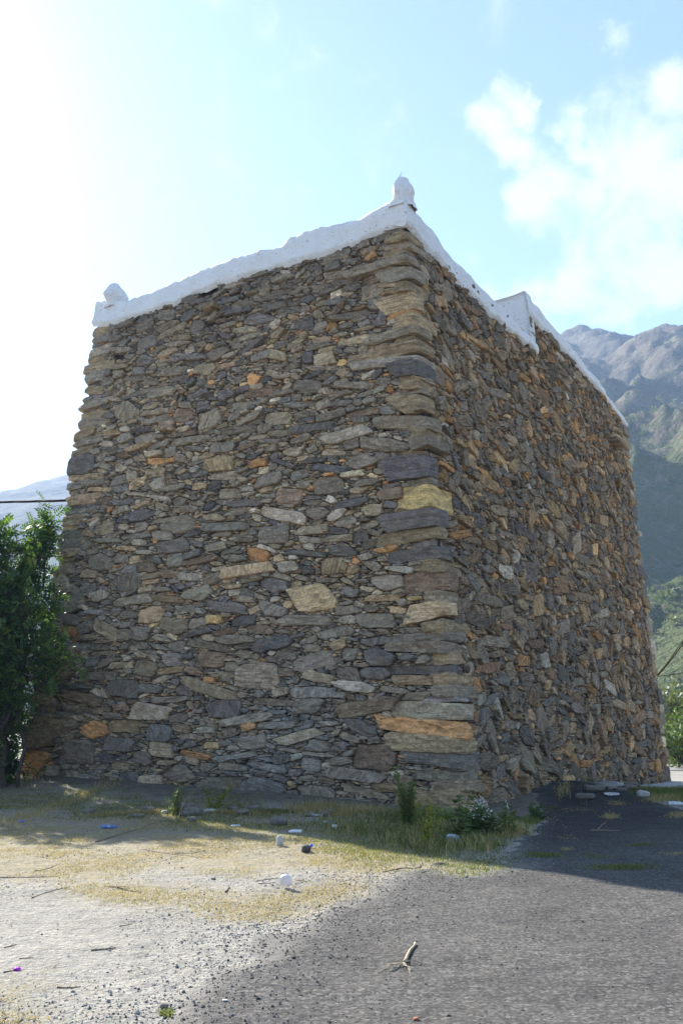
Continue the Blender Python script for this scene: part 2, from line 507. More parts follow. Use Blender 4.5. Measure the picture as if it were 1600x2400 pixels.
xs = np.concatenate([-np.geomspace(9, 5200, 46)[::-1], np.arange(-8.9, 11.0, 0.075), np.geomspace(11.1, 5200, 46)])
ys = np.concatenate([-np.geomspace(2, 5200, 30)[::-1], np.arange(-1, 3.5, 0.4), np.arange(3.6, 24, 0.075), np.geomspace(24.1, 5200, 60)])
GX, GY = np.meshgrid(xs, ys, indexing='ij')
GZ = ground_h(GX, GY)
tm = sum(turf_mask(GX.ravel() + rng.normal(0, 0.22, GX.size), GY.ravel() + rng.normal(0, 0.22, GX.size), GZ.ravel()) for k in range(4)) / 4
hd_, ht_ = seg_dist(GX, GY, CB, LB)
dsoil = (sstep(1.9, 0.5, hd_ + 0.5 * fbm(GX * 1.5, GY * 1.5, 12.0, 4)) * 0.9).ravel()  # darker brown ground along the wall feet and round the tree base
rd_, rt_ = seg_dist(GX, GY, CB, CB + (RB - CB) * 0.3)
dsoil = np.maximum(dsoil, (sstep(1.6, 0.5, rd_ + 0.5 * fbm(GX * 1.5, GY * 1.5, 2.0, 4))).ravel() * 0.9)
dsoil = np.maximum(dsoil, (np.exp(-((GX + 7.6) ** 2 + (GY - 20) ** 2) / 6)).ravel() * 0.9)
ground = obj('ground', mesh_np('ground', np.stack([GX, GY, GZ], -1).reshape(-1, 3), grid_faces(len(xs), len(ys))[:, ::-1], {'turf': ('FLOAT', tm), 'dark_soil': ('FLOAT', dsoil)}, True), M_GROUND)
tag(ground, kind='structure')

edge_px = [(250, 2560), (380, 2420), (490, 2310), (640, 2205), (770, 2135), (880, 2078), (975, 2040), (1080, 2056), (1195, 2036), (1215, 1990), (1262, 1925), (1278, 1880)]
EDGE = [tuple(on_ground(*p)[:2]) for p in edge_px]
t_in = CB + (RB - CB) * 0.5
EDGE = [(EDGE[0][0] - 0.6, 0.5)] + EDGE + [(t_in[0] - 1.2, t_in[1] + 0.8)]
far_edge = [tuple(on_ground(*p)[:2]) for p in [(1420, 1842), (1500, 1850), (1545, 1882), (1640, 1905)]]
far_edge = [(far_edge[0][0] - 2.5, far_edge[0][1] + 1.0)] + far_edge + [(40, far_edge[-1][1] - 6)]
def asphalt_sd(x, y):
    s1 = polydist(x, y, EDGE)
    s2 = polydist(x, y, far_edge)
    return np.minimum(s1, s2)
ax = np.arange(-3.2, 14, 0.07); ay = np.arange(0.4, 27, 0.07)
AX, AY = np.meshgrid(ax, ay, indexing='ij')
sd = asphalt_sd(AX, AY)
sdn = sd + 0.16 * fbm(AX * 1.6, AY * 1.6, 2.0, 4) + 0.05 * vnoise(AX * 9, AY * 9, 1.0)
AZ = ground_h(AX, AY) + np.clip(sdn * 0.12, -0.06, 0.02) + 0.004 + 0.004 * fbm(AX * 5, AY * 5, 8.0, 3)
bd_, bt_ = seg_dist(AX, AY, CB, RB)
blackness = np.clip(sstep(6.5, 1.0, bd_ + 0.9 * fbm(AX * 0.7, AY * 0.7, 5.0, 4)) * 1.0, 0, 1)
keep = sdn > -0.45
fidx = grid_faces(len(ax), len(ay))[:, ::-1]
fk = keep.ravel()[fidx].all(1)
used = np.zeros(AX.size, bool); used[fidx[fk].ravel()] = True
remap = np.cumsum(used) - 1
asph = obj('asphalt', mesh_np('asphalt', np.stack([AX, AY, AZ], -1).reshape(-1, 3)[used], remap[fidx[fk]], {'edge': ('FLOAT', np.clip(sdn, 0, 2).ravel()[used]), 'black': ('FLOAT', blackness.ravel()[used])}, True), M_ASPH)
tag(asph, kind='structure')

# a paved road passing behind the tower
rp = np.array([at_z(1480, 1803, -1.05)[:2], at_z(1900, 1812, -1.0)[:2]])
rd = (rp[1] - rp[0]) / np.linalg.norm(rp[1] - rp[0]); rn = np.array([-rd[1], rd[0]])
u = np.linspace(-30, 60, 60); w = np.array([-2.2, 0, 2.2, 4.4])
P = rp[0] + u[:, None, None] * rd + w[None, :, None] * rn
PZ = ground_h(P[..., 0], P[..., 1], False) + 0.03
road = obj('road', mesh_np('road', np.concatenate([P, PZ[..., None]], -1).reshape(-1, 3), grid_faces(60, 4)[:, ::-1], None, True), M_ROAD)
tag(road, kind='structure')

# ------------------------------------------------------------------ mountains
def m_mountain(name, far):
    m, nt, b = mat(name); n = NT(nt); v = n.coord('Object'); hz = n.attr('rel', 'Fac')
    a = n.noise(v, 0.012, 6, 0.62); c = n.noise(v, 0.09, 6, 0.7); f = n.noise(v, 0.35, 4, 0.65)
    col = n.mix(n.rng(a, 0.4, 0.62), (0.12, 0.10, 0.08), (0.22, 0.18, 0.13))
    col = n.mix(n.rng(c, 0.52, 0.66, 0, 0.75), col, (0.32, 0.27, 0.18))
    green = n.math('ADD', n.math('MULTIPLY', f, 0.6), n.math('ADD', n.math('MULTIPLY', c, 0.5), n.math('MULTIPLY', hz, -0.35)))
    col = n.mix(n.rng(green, 0.38, 0.48, 0, 0.95), col, (0.10, 0.125, 0.048))
    bp = n.bump(a, 1.0, 26); bp = n.bump(c, 1.0, 8, bp); bp = n.bump(f, 1.0, 2.5, bp)
    finish(b, n, col, 0.95, bp, 0.1)
    return m

def mountain(name, ridges, yaw, rr, slope, amp, material):
    yw = np.linspace(R(yaw[0]), R(yaw[1]), yaw[2]); r = np.geomspace(*rr)
    YW, RR = np.meshgrid(yw, r, indexing='ij')
    X, Y = RR * np.sin(YW), RR * np.cos(YW)
    wx = X + 14 * fbm(X * 0.012, Y * 0.012, 1.0, 3); wy = Y + 14 * fbm(X * 0.012, Y * 0.012, 7.0, 3)
    H = np.full(X.shape, -3.0)
    for pts in ridges:
        for a, b in zip(pts[:-1], pts[1:]):
            d, t = seg_dist(wx, wy, a, b)
            z = a[2] + (b[2] - a[2]) * t
            H = np.maximum(H, z - slope * d * (1 - 0.12 * np.minimum(d / 300, 1)))
    rel = np.clip(H / max(p[2] for q in ridges for p in q), 0, 1)
    rg = 1 - np.abs(fbm(X * 0.011, Y * 0.011, 2.0, 5))
    H = H + amp * (rg - 0.75) * np.clip(H / 60, 0, 1) * (1.0 - 0.6 * rel ** 3)
    H = H + amp * 0.14 * fbm(X * 0.06, Y * 0.06, 4.0, 4) * np.clip(H / 20, 0.1, 1)
    H = np.where(RR < rr[0] * 1.02, -4, H)
    o = obj(name, mesh_np(name, np.stack([X, Y, H - 1.0], -1).reshape(-1, 3), grid_faces(len(yw), len(r))[:, ::-1], {'rel': ('FLOAT', rel.ravel())}, True), material)
    return tag(o, kind='structure'), (X, Y, H - 1.0)

px = lambda *p: tuple(at_dist(*p))
near_ridges = [
    [px(1150, 1010, 930), px(1250, 880, 880), px(1318, 786, 830), px(1338, 764, 820), px(1362, 772, 815), px(1395, 790, 800), px(1432, 797, 790), px(1456, 806, 770), px(1480, 795, 740), px(1505, 778, 720), px(1540, 767, 700), px(1572, 774, 700), px(1610, 792, 710), px(1700, 800, 720), px(1850, 780, 760), px(2100, 830, 820), px(2400, 900, 850)],
    [px(1540, 767, 700), px(1500, 850, 610), px(1440, 960, 540), px(1430, 1080, 440), px(1470, 1250, 320), px(1500, 1500, 190)],
    [px(1700, 800, 720), px(1660, 950, 560), px(1640, 1150, 400), px(1650, 1400, 240), px(1640, 1560, 150)],
    [px(2100, 830, 820), px(2050, 1000, 560), px(2000, 1300, 330)],
]
mnt, (MX, MY, MZ) = mountain('mountain', near_ridges, (2, 50, 380), (75, 1150, 330), 0.62, 34, m_mountain('rocky_slope', 0))
far_ridges = [
    [px(-2200, 1302, 1700), px(-1400, 1202, 1650), px(-700, 1262, 1600), px(-250, 1277, 1580), px(-60, 1237, 1560), px(20, 1202, 1540), px(90, 1180, 1530), px(160, 1156, 1520), px(260, 1097, 1520), px(420, 1042, 1540), px(700, 1142, 1560), px(1000, 1232, 1600)],
    [px(260, 1082, 1520), px(140, 1302, 1150), px(20, 1452, 850)],
    [px(-250, 1277, 1580), px(-330, 1452, 1100)],
]
mfar, _ = mountain('mountain_ridge', far_ridges, (-62, 6, 300), (420, 2100, 160), 0.5, 8, m_mountain('hazy_slope', 1))

# haze of the valley air
V = np.array([(x, y, z) for x in (-3500, 3500) for y in (-3500, 3500) for z in (-8, 560)], float)
hz = obj('haze', mesh_np('haze', V, np.array([(0, 1, 3, 2), (4, 6, 7, 5), (0, 4, 5, 1), (2, 3, 7, 6), (0, 2, 6, 4), (1, 5, 7, 3)])), None)
hm = bpy.data.materials.new('valley_haze'); hm.use_nodes = True
hm.node_tree.nodes.clear()
ho = hm.node_tree.nodes.new('ShaderNodeOutputMaterial'); hv = hm.node_tree.nodes.new('ShaderNodeVolumePrincipled')
hv.inputs['Color'].default_value = (0.46, 0.67, 1.0, 1); hv.inputs['Density'].default_value = 0.00046
hv.inputs['Anisotropy'].default_value = 0.1
hm.node_tree.links.new(hv.outputs[0], ho.inputs['Volume'])
hz.data.materials.append(hm)
tag(hz, kind='stuff')

# ------------------------------------------------------------------ tower
tower = empty('stone_tower', CB, 'tall tapering dry-stone tower of grey and rust schist with white plastered parapet', 'tower')
ZB, ZT = -0.55, 11.0

class Face:
    def __init__(s, B0, T0, B1, T1):
        e = lambda B, T, z: B + (T - B) * (z - B[2]) / (T[2] - B[2])
        s.b0, s.b1, s.t0, s.t1 = e(B0, T0, ZB), e(B1, T1, ZB), e(B0, T0, ZT), e(B1, T1, ZT)
        s.W = 0.5 * (np.linalg.norm((s.b1 - s.b0)[:2]) + np.linalg.norm((s.t1 - s.t0)[:2]))
        s.ud = (s.b1 + s.t1 - s.b0 - s.t0); s.ud[2] = 0; s.ud /= np.linalg.norm(s.ud)
        vd = (s.t0 + s.t1 - s.b0 - s.b1); vd /= np.linalg.norm(vd)
        s.N = np.cross(s.ud, vd); s.N /= np.linalg.norm(s.N)
        if np.dot(s.N, EYE - s.b0) < 0: s.N = -s.N
        s.zmax = ZT
        s.flip = np.dot(np.cross(s.ud, vd), s.N) < 0
    def P(s, u, z, d=0.0):
        u = np.asarray(u, float)[..., None] / s.W; t = (np.asarray(z, float)[..., None] - ZB) / (ZT - ZB)
        a = s.b0 + (s.b1 - s.b0) * u; b = s.t0 + (s.t1 - s.t0) * u
        bow = 0.035 * 4 * np.clip(t, 0, 1) * (1 - np.clip(t, 0, 1)) * np.clip(1 - u * 2.5, 0, 1)
        return a + (b - a) * t + (np.asarray(d, float)[..., None] + bow) * s.N
    def uv(s, x, y):
        """where a photograph pixel meets this face"""
        r = ray(x, y); c = 0.25 * (s.b0 + s.b1 + s.t0 + s.t1)
        p = EYE + r * np.dot(c - EYE, s.N) / np.dot(r, s.N)
        u, z = 0.0, p[2]
        lo, hi = -2.0, s.W + 4
        for i in range(40):
            m = 0.5 * (lo + hi); q = s.P(np.array(m), np.array(z))
            if np.dot(q - p, s.ud) < 0: lo = m
            else: hi = m
        w = np.array([0.5 * (lo + hi), z])
        for i in range(8):
            f = lambda w: np.array(project(s.P(np.array(w[0]), np.array(w[1]), np.array(0.05)))[:2], float)
            f0 = f(w); J = np.stack([(f(w + e) - f0) / 1e-3 for e in np.eye(2) * 1e-3], -1)
            w = w - np.linalg.solve(J, f0 - (x, y))
        return float(w[0]), float(w[1])
FL = Face(CB, CT, LB, LT)
FR = Face(CB, CT, RB, RT)
dL, dR = FL.ud, FR.ud

# colours of single stones
PAL_L = np.array([(0.185, 0.170, 0.148), (0.150, 0.143, 0.132), (0.115, 0.115, 0.120), (0.085, 0.086, 0.095), (0.215, 0.19, 0.15), (0.25, 0.205, 0.145), (0.29, 0.275, 0.25), (0.145, 0.115, 0.092), (0.31, 0.185, 0.095), (0.33, 0.26, 0.14)])
W_L = np.array([28, 22, 14, 5, 13, 7, 4, 6, 2.2, 0.6])
PAL_R = np.array([(0.165, 0.145, 0.118), (0.135, 0.122, 0.105), (0.105, 0.102, 0.100), (0.2, 0.16, 0.115), (0.235, 0.175, 0.105), (0.16, 0.112, 0.075), (0.27, 0.165, 0.08), (0.25, 0.235, 0.21), (0.3, 0.22, 0.13)])
W_R = np.array([24, 18, 14, 15, 10, 9, 5.0, 3, 3])

def pick_cols(n, right):
    pal, w = (PAL_R, W_R) if right else (PAL_L, W_L)
    c = pal[rng.choice(len(pal), n, p=w / w.sum())]
    return c * np.array((1.98, 1.70, 1.36) if right else (2.16, 1.85, 1.45)) * rng.lognormal(0, 0.2, (n, 1)) * rng.normal(1, 0.014, (n, 3))

# --- corner stones: a stack of long slabs and blocks at every edge
def rock_box(n1, n2, n3):
    """rounded box shell on [-1,1]^3: verts, quads"""
    V, Q, idx = [], [], {}
    def vid(i, j, k):
        if (i, j, k) not in idx:
            idx[(i, j, k)] = len(V); V.append((2 * i / n1 - 1, 2 * j / n2 - 1, 2 * k / n3 - 1))
        return idx[(i, j, k)]
    for k in (0, n3):
        for i in range(n1):
            for j in range(n2):
                q = [vid(i, j, k), vid(i + 1, j, k), vid(i + 1, j + 1, k), vid(i, j + 1, k)]
                Q.append(q if k else q[::-1])
    for j in (0, n2):
        for i in range(n1):
            for k in range(n3):
                q = [vid(i, j, k), vid(i + 1, j, k), vid(i + 1, j, k + 1), vid(i, j, k + 1)]
                Q.append(q if not j else q[::-1])
    for i in (0, n1):
        for j in range(n2):
            for k in range(n3):
                q = [vid(i, j, k), vid(i, j + 1, k), vid(i, j + 1, k + 1), vid(i, j, k + 1)]
                Q.append(q if i else q[::-1])
    return np.array(V), np.array(Q)
RBV, RBQ = rock_box(12, 7, 6)
RBV2, RBQ2 = rock_box(7, 5, 4)

def rock_shape(V, p=7.0, rough=0.1, strata=0.1, seed=0.0, taper=0.0, cuts=7, wave=0.22, deep=0.66):
    """box -> weathered block with bedding ledges, still about [-1,1]"""
    r = (np.abs(V) ** p).sum(1) ** (1 / p); U = V / r[:, None]
    q = U * 1.0
    n = fbm(U[:, 0] * 1.2 + seed, U[:, 1] * 1.2, U[:, 2] * 1.2 + seed * 0.7, 3)
    led = vnoise(seed * 3.1 + U[:, 0] * 0.5, seed + U[:, 1] * 0.5, U[:, 2] * 3.3 + 0.6 * U[:, 0] * math.sin(seed * 9))
    k = 1 + rough * n + strata * led
    q[:, 0] *= 1 + (k - 1) * 0.35; q[:, 1] *= k
    q[:, 2] *= 1 + 0.12 * fbm(U[:, 0] * 2 + seed, U[:, 1] * 2 + 5, seed, 2)
    q[:, 2] += wave * vnoise(U[:, 0] * 1.1 + seed, 3.0, seed)
    q[:, 2] *= 1 - taper * (0.5 + 0.5 * U[:, 0])
    cr = np.random.default_rng(int(seed * 1000) + 5)
    for i in range(cuts):                                    # split faces
        nv = np.sign(cr.normal(size=3)) * cr.uniform(0.15, 1.0, 3); nv /= np.linalg.norm(nv)
        dmax = np.abs(nv).sum() * cr.uniform(deep, deep + 0.2)
        t = q @ nv - dmax
        q = q - np.maximum(t, 0)[:, None] * nv
    return q

def stack(z0, z1, big):
    z, out = z0, []
    while z < z1 - 0.05:
        k = rng.random(); f = 1 - 0.38 * (z - z0) / (z1 - z0)
        h = rng.uniform(0.34, 0.62) * f if k < big else (rng.uniform(0.16, 0.32) * f if k < 0.76 else rng.uniform(0.06, 0.13))
        h = min(h, z1 - z); out.append((z, h)); z += h
    return out

def corner_col():
    if rng.random() < 0.72: return pick_cols(1, False)[0]
    return np.array((0.205, 0.17, 0.12)) * np.array((1.9, 1.66, 1.34)) * rng.lognormal(0, 0.15)

quoin_L, quoin_R = [], []          # zones of each face already filled: (u0, u1, z0, z1)
def corner_stones(edge, spec, dirs):
    """edge(z)->point; dirs = two horizontal unit vectors running inwards along the two faces"""
    for z0, h in spec:
        la, lb, pa = dirs['len'](h)
        # local frame: a runs along dirs['a'], b along dirs['b'], c up
        pr = rng.uniform(-0.02, 0.10) if h > 0.14 else rng.uniform(-0.07, 0.03); pr2 = rng.uniform(-0.03, 0.09) if h > 0.14 else rng.uniform(-0.06, 0.02)
        V = rock_shape(RBV, rng.uniform(22, 45), rng.uniform(0.03, 0.06), rng.uniform(0.01, 0.05), rng.uniform(0, 60), rng.uniform(-0.3, 0.4) * (rng.random() < 0.6), 8, 0.05, 0.80)
        # x: -1 = inner end, +1 = at the corner
        sk = rng.normal(0.01, 0.07); shear = rng.normal(0, 0.45)
        A = -pr2 + (1 - V[:, 0]) * 0.5 * (la + pr2); B = -pr + (1 - V[:, 1]) * 0.5 * (lb + pr)
        A = A + V[:, 1] * 0.04 + shear * V[:, 2] * h * 0.5 * (1 - V[:, 0]) * 0.5
        C = (V[:, 2]) * 0.5 * (h + 0.02) + sk * (A - la / 2)
        e = edge(z0 + h / 2)
        lean = (edge(z0 + h) - edge(z0)) / h
        W = e + A[:, None] * dirs['a'] + B[:, None] * dirs['b'] + C[:, None] * lean
        # mirrored frames flip the winding
        q = RBQ if dirs['wind'] else RBQ[:, ::-1]
        c = corner_col(); sd_ = rng.uniform(0, 90)
        o = obj('corner_stone', mesh_np('corner_stone', W - e, q, {'scol': ('FLOAT_COLOR', np.repeat(c[None], len(W), 0)), 'suv': ('FLOAT_VECTOR', np.stack([A + B, C, np.full(len(A), sd_)], -1))}), M_STONE, tower, tuple(e))
        dirs['zone'](la, lb, z0, h)

eC = lambda z: FL.P(np.array(0.0), np.array(z))
def lenC(h):
    k = rng.random()
    if h > 0.3: la = rng.uniform(0.5, 1.4)
    elif h < 0.14: la = rng.uniform(0.25, 0.8)
    else: la = rng.uniform(0.8, 1.6) if k < 0.35 else rng.uniform(0.25, 0.65)
    return la, rng.uniform(0.3, 0.7) if la > 0.7 else rng.uniform(0.35, 0.9), 0
def zC(la, lb, z, h):
    quoin_L.append((-0.2, la * 0.9, z, z + h)); quoin_R.append((-0.2, lb * 0.86, z, z + h))
corner_stones(eC, stack(-0.3, ZT, 0.27), dict(a=dL, b=dR, len=lenC, zone=zC, wind=np.dot(np.cross(-dL, -dR), (0, 0, 1)) > 0))
eL = lambda z: FL.P(np.array(FL.W), np.array(z))
def lenL(h): return rng.uniform(0.55, 1.1) if h > 0.1 else rng.uniform(0.3, 0.7), rng.uniform(0.4, 0.8), 0
corner_stones(eL, stack(-0.1, ZT, 0.22), dict(a=-dL, b=dR, len=lenL, zone=lambda la, lb, z, h: quoin_L.append((FL.W - la * 0.9, FL.W + 0.2, z, z + h)), wind=np.dot(np.cross(dL, -dR), (0, 0, 1)) > 0))
eR = lambda z: FR.P(np.array(FR.W), np.array(z))
corner_stones(eR, stack(-0.5, ZT, 0.3), dict(a=-dR, b=dL, len=lambda h: (rng.uniform(0.3, 0.9), rng.uniform(0.4, 0.9), 0), zone=lambda la, lb, z, h: quoin_R.append((FR.W - la * 0.9, FR.W + 0.2, z, z + h)), wind=np.dot(np.cross(dR, -dL), (0, 0, 1)) > 0))

def stone_poly(a, b, th, p, m):
    if m == 7 and rng.random() < 0.62 or m == 5 and rng.random() < 0.5:      # split slab: a skewed quadrilateral with knocked-off corners
        cx_ = np.array([1, -1, -1, 1]) * rng.uniform(0.80, 1.04, 4) ; cy_ = np.array([1, 1, -1, -1]) * rng.uniform(0.66, 1.02, 4)
        cx_ = cx_ + rng.normal(0, 0.16) * cy_
        x, y = [], []
        cut = rng.permutation(4)[:m - 4]
        for k in range(4):
            if k in cut:
                f = rng.uniform(0.10, 0.45, 2)
                x += [cx_[k] + (cx_[k - 1] - cx_[k]) * f[0] * 0.6, cx_[k] + (cx_[(k + 1) % 4] - cx_[k]) * f[1] * 0.6]
                y += [cy_[k] + (cy_[k - 1] - cy_[k]) * f[0] * 0.6, cy_[k] + (cy_[(k + 1) % 4] - cy_[k]) * f[1] * 0.6]
            else: x.append(cx_[k]); y.append(cy_[k])
        x, y = np.array(x) * a, np.array(y) * b
    else:
        t = (np.arange(m) + rng.uniform(-0.46, 0.46, m)) * 2 * math.pi / m + rng.uniform(0, 6.3)
        rr = (np.abs(np.cos(t)) ** p + np.abs(np.sin(t)) ** p) ** (-1 / p) * rng.uniform(0.74, 1.08, m)
        x, y = np.cos(t) * rr * a, np.sin(t) * rr * b
    c, s_ = math.cos(th), math.sin(th)
    x, y = x * c - y * s_, x * s_ + y * c
    x2, y2 = np.roll(x, -1), np.roll(y, -1)
    nx, ny = y2 - y, x - x2
    d = nx * x + ny * y
    d = np.where(d < 1e-6, 1e-6, d)
    return nx / d, ny / d, x, y
def norm_of(hp, X, Y):
    r = hp[0][0] * X + hp[1][0] * Y
    for k in range(1, len(hp[0])): r = np.maximum(r, hp[0][k] * X + hp[1][k] * Y)
    return r

# --- face stones: packed blocks, slabs and chinking, each grown until it meets its neighbours
def pack(face, zones, right, res=0.01):
    W = face.W; nu = int(W / res) + 1; nz = int((face.zmax - ZB) / res) + 1
    occ = np.zeros((nu, nz), bool); lab = np.full((nu, nz), -1, np.int32); dist = np.full((nu, nz), 0.045, np.float32)
    for u0, u1, z0, z1 in zones:
        sl = (slice(max(int(u0 / res), 0), max(int(u1 / res), 0)), slice(max(int((z0 - ZB) / res), 0), int((z1 - ZB) / res)))
        occ[sl] = True; lab[sl] = -2; dist[sl] = -9
    sites, polys = [], []
    cls = [  # (a range, aspect range, tries, overlap limit, rotation)
        ((0.26, 0.46), (1.5, 3.0), 380, 0.02, 8), ((0.30, 0.66), (3.2, 6.5), 1000, 0.03, 8), ((0.16, 0.29), (1.3, 3.0), 2400, 0.04, 14),
        ((0.18, 0.34), (2.6, 5.0), 2600, 0.05, 10), ((0.10, 0.17), (1.2, 2.9), 6000, 0.07, 18), ((0.09, 0.17), (2.2, 4.5), 5000, 0.1, 16)]
    if right: cls[0] = ((0.24, 0.40), (1.1, 2.2), 420, 0.02, 24); cls[1] = ((0.3, 0.6), (3.0, 6.0), 700, 0.03, 10); cls[2] = ((0.16, 0.28), (1.1, 2.6), 3400, 0.04, 26); cls[4] = ((0.11, 0.17), (1.0, 2.6), 9000, 0.07, 32)
    def attempt(cu, cz, a, b, th, p, lim):
        m = max(a, b) + 0.01
        i0, i1, j0, j1 = int((cu - m) / res), int((cu + m) / res) + 1, int((cz - m - ZB) / res), int((cz + m - ZB) / res) + 1
        if i0 < 0: i0 = 0
        if j0 < 0: j0 = 0
        i1 = min(i1, nu); j1 = min(j1, nz)
        if i1 - i0 < 2 or j1 - j0 < 2: return False
        X = (np.arange(i0, i1) * res - cu)[:, None]; Y = (np.arange(j0, j1) * res + ZB - cz)[None]
        hp = stone_poly(a, b, th, p, len(sites) > -1 and (5 if a < 0.1 else 7))
        mk = norm_of(hp, X, Y) < 1; tot = mk.sum()
        if tot < 3: return False
        o = occ[i0:i1, j0:j1]
        if (o & mk).sum() > lim * tot: return False
        o |= mk
        sites.append((cu, cz, a, b, th, p)); polys.append(hp); return True
    for k, (ar, asp, tries, lim, rot) in enumerate(cls):
        tries = int(tries * W / 10)
        for t in range(tries):
            cu, cz = rng.uniform(0, W), rng.uniform(ZB, face.zmax)
            hrel = (cz - ZB) / (face.zmax - ZB)
            if k < 2 and rng.random() < hrel * (0.75 if k == 0 else 0.35): continue
            sc = (1.16 - 0.30 * hrel) if k < 4 else 1.0
            if right: sc *= 0.92
            a = rng.uniform(*ar) * sc; b = a / rng.uniform(*asp)
            attempt(cu, cz, a, b, R(rng.normal(2, rot * 0.8)), rng.uniform(2.0, 5.0), lim)
    # chinking in what is left free
    for rnd in range(3):
        free = np.argwhere(~occ)
        if len(free) < 50: break
        pk = free[rng.choice(len(free), min(len(free), int((6500, 7000, 6000)[rnd] * W / 10)), replace=False)]
        for i, j in pk:
            if occ[i, j]: continue
            a = rng.uniform(0.045, 0.12) * (1.0, 0.75, 0.5)[rnd]
            attempt(i * res, j * res + ZB, a, a / rng.uniform(1.5, 4.0), R(rng.normal(0, 14)), rng.uniform(2, 3.5), 0.3)
    sites = np.array(sites)
    for k, (cu, cz, a, b, th, p) in enumerate(sites):
        m = max(a, b) * 1.45 + 0.03
        i0, i1, j0, j1 = max(int((cu - m) / res), 0), min(int((cu + m) / res) + 1, nu), max(int((cz - m - ZB) / res), 0), min(int((cz + m - ZB) / res) + 1, nz)
        X = (np.arange(i0, i1) * res - cu)[:, None]; Y = (np.arange(j0, j1) * res + ZB - cz)[None]
        d = (norm_of(polys[k], X, Y) - 1) * b
        D = dist[i0:i1, j0:j1]; mk = d < D
        D[mk] = d[mk]; lab[i0:i1, j0:j1][mk] = k
    return sites, lab, res, polys

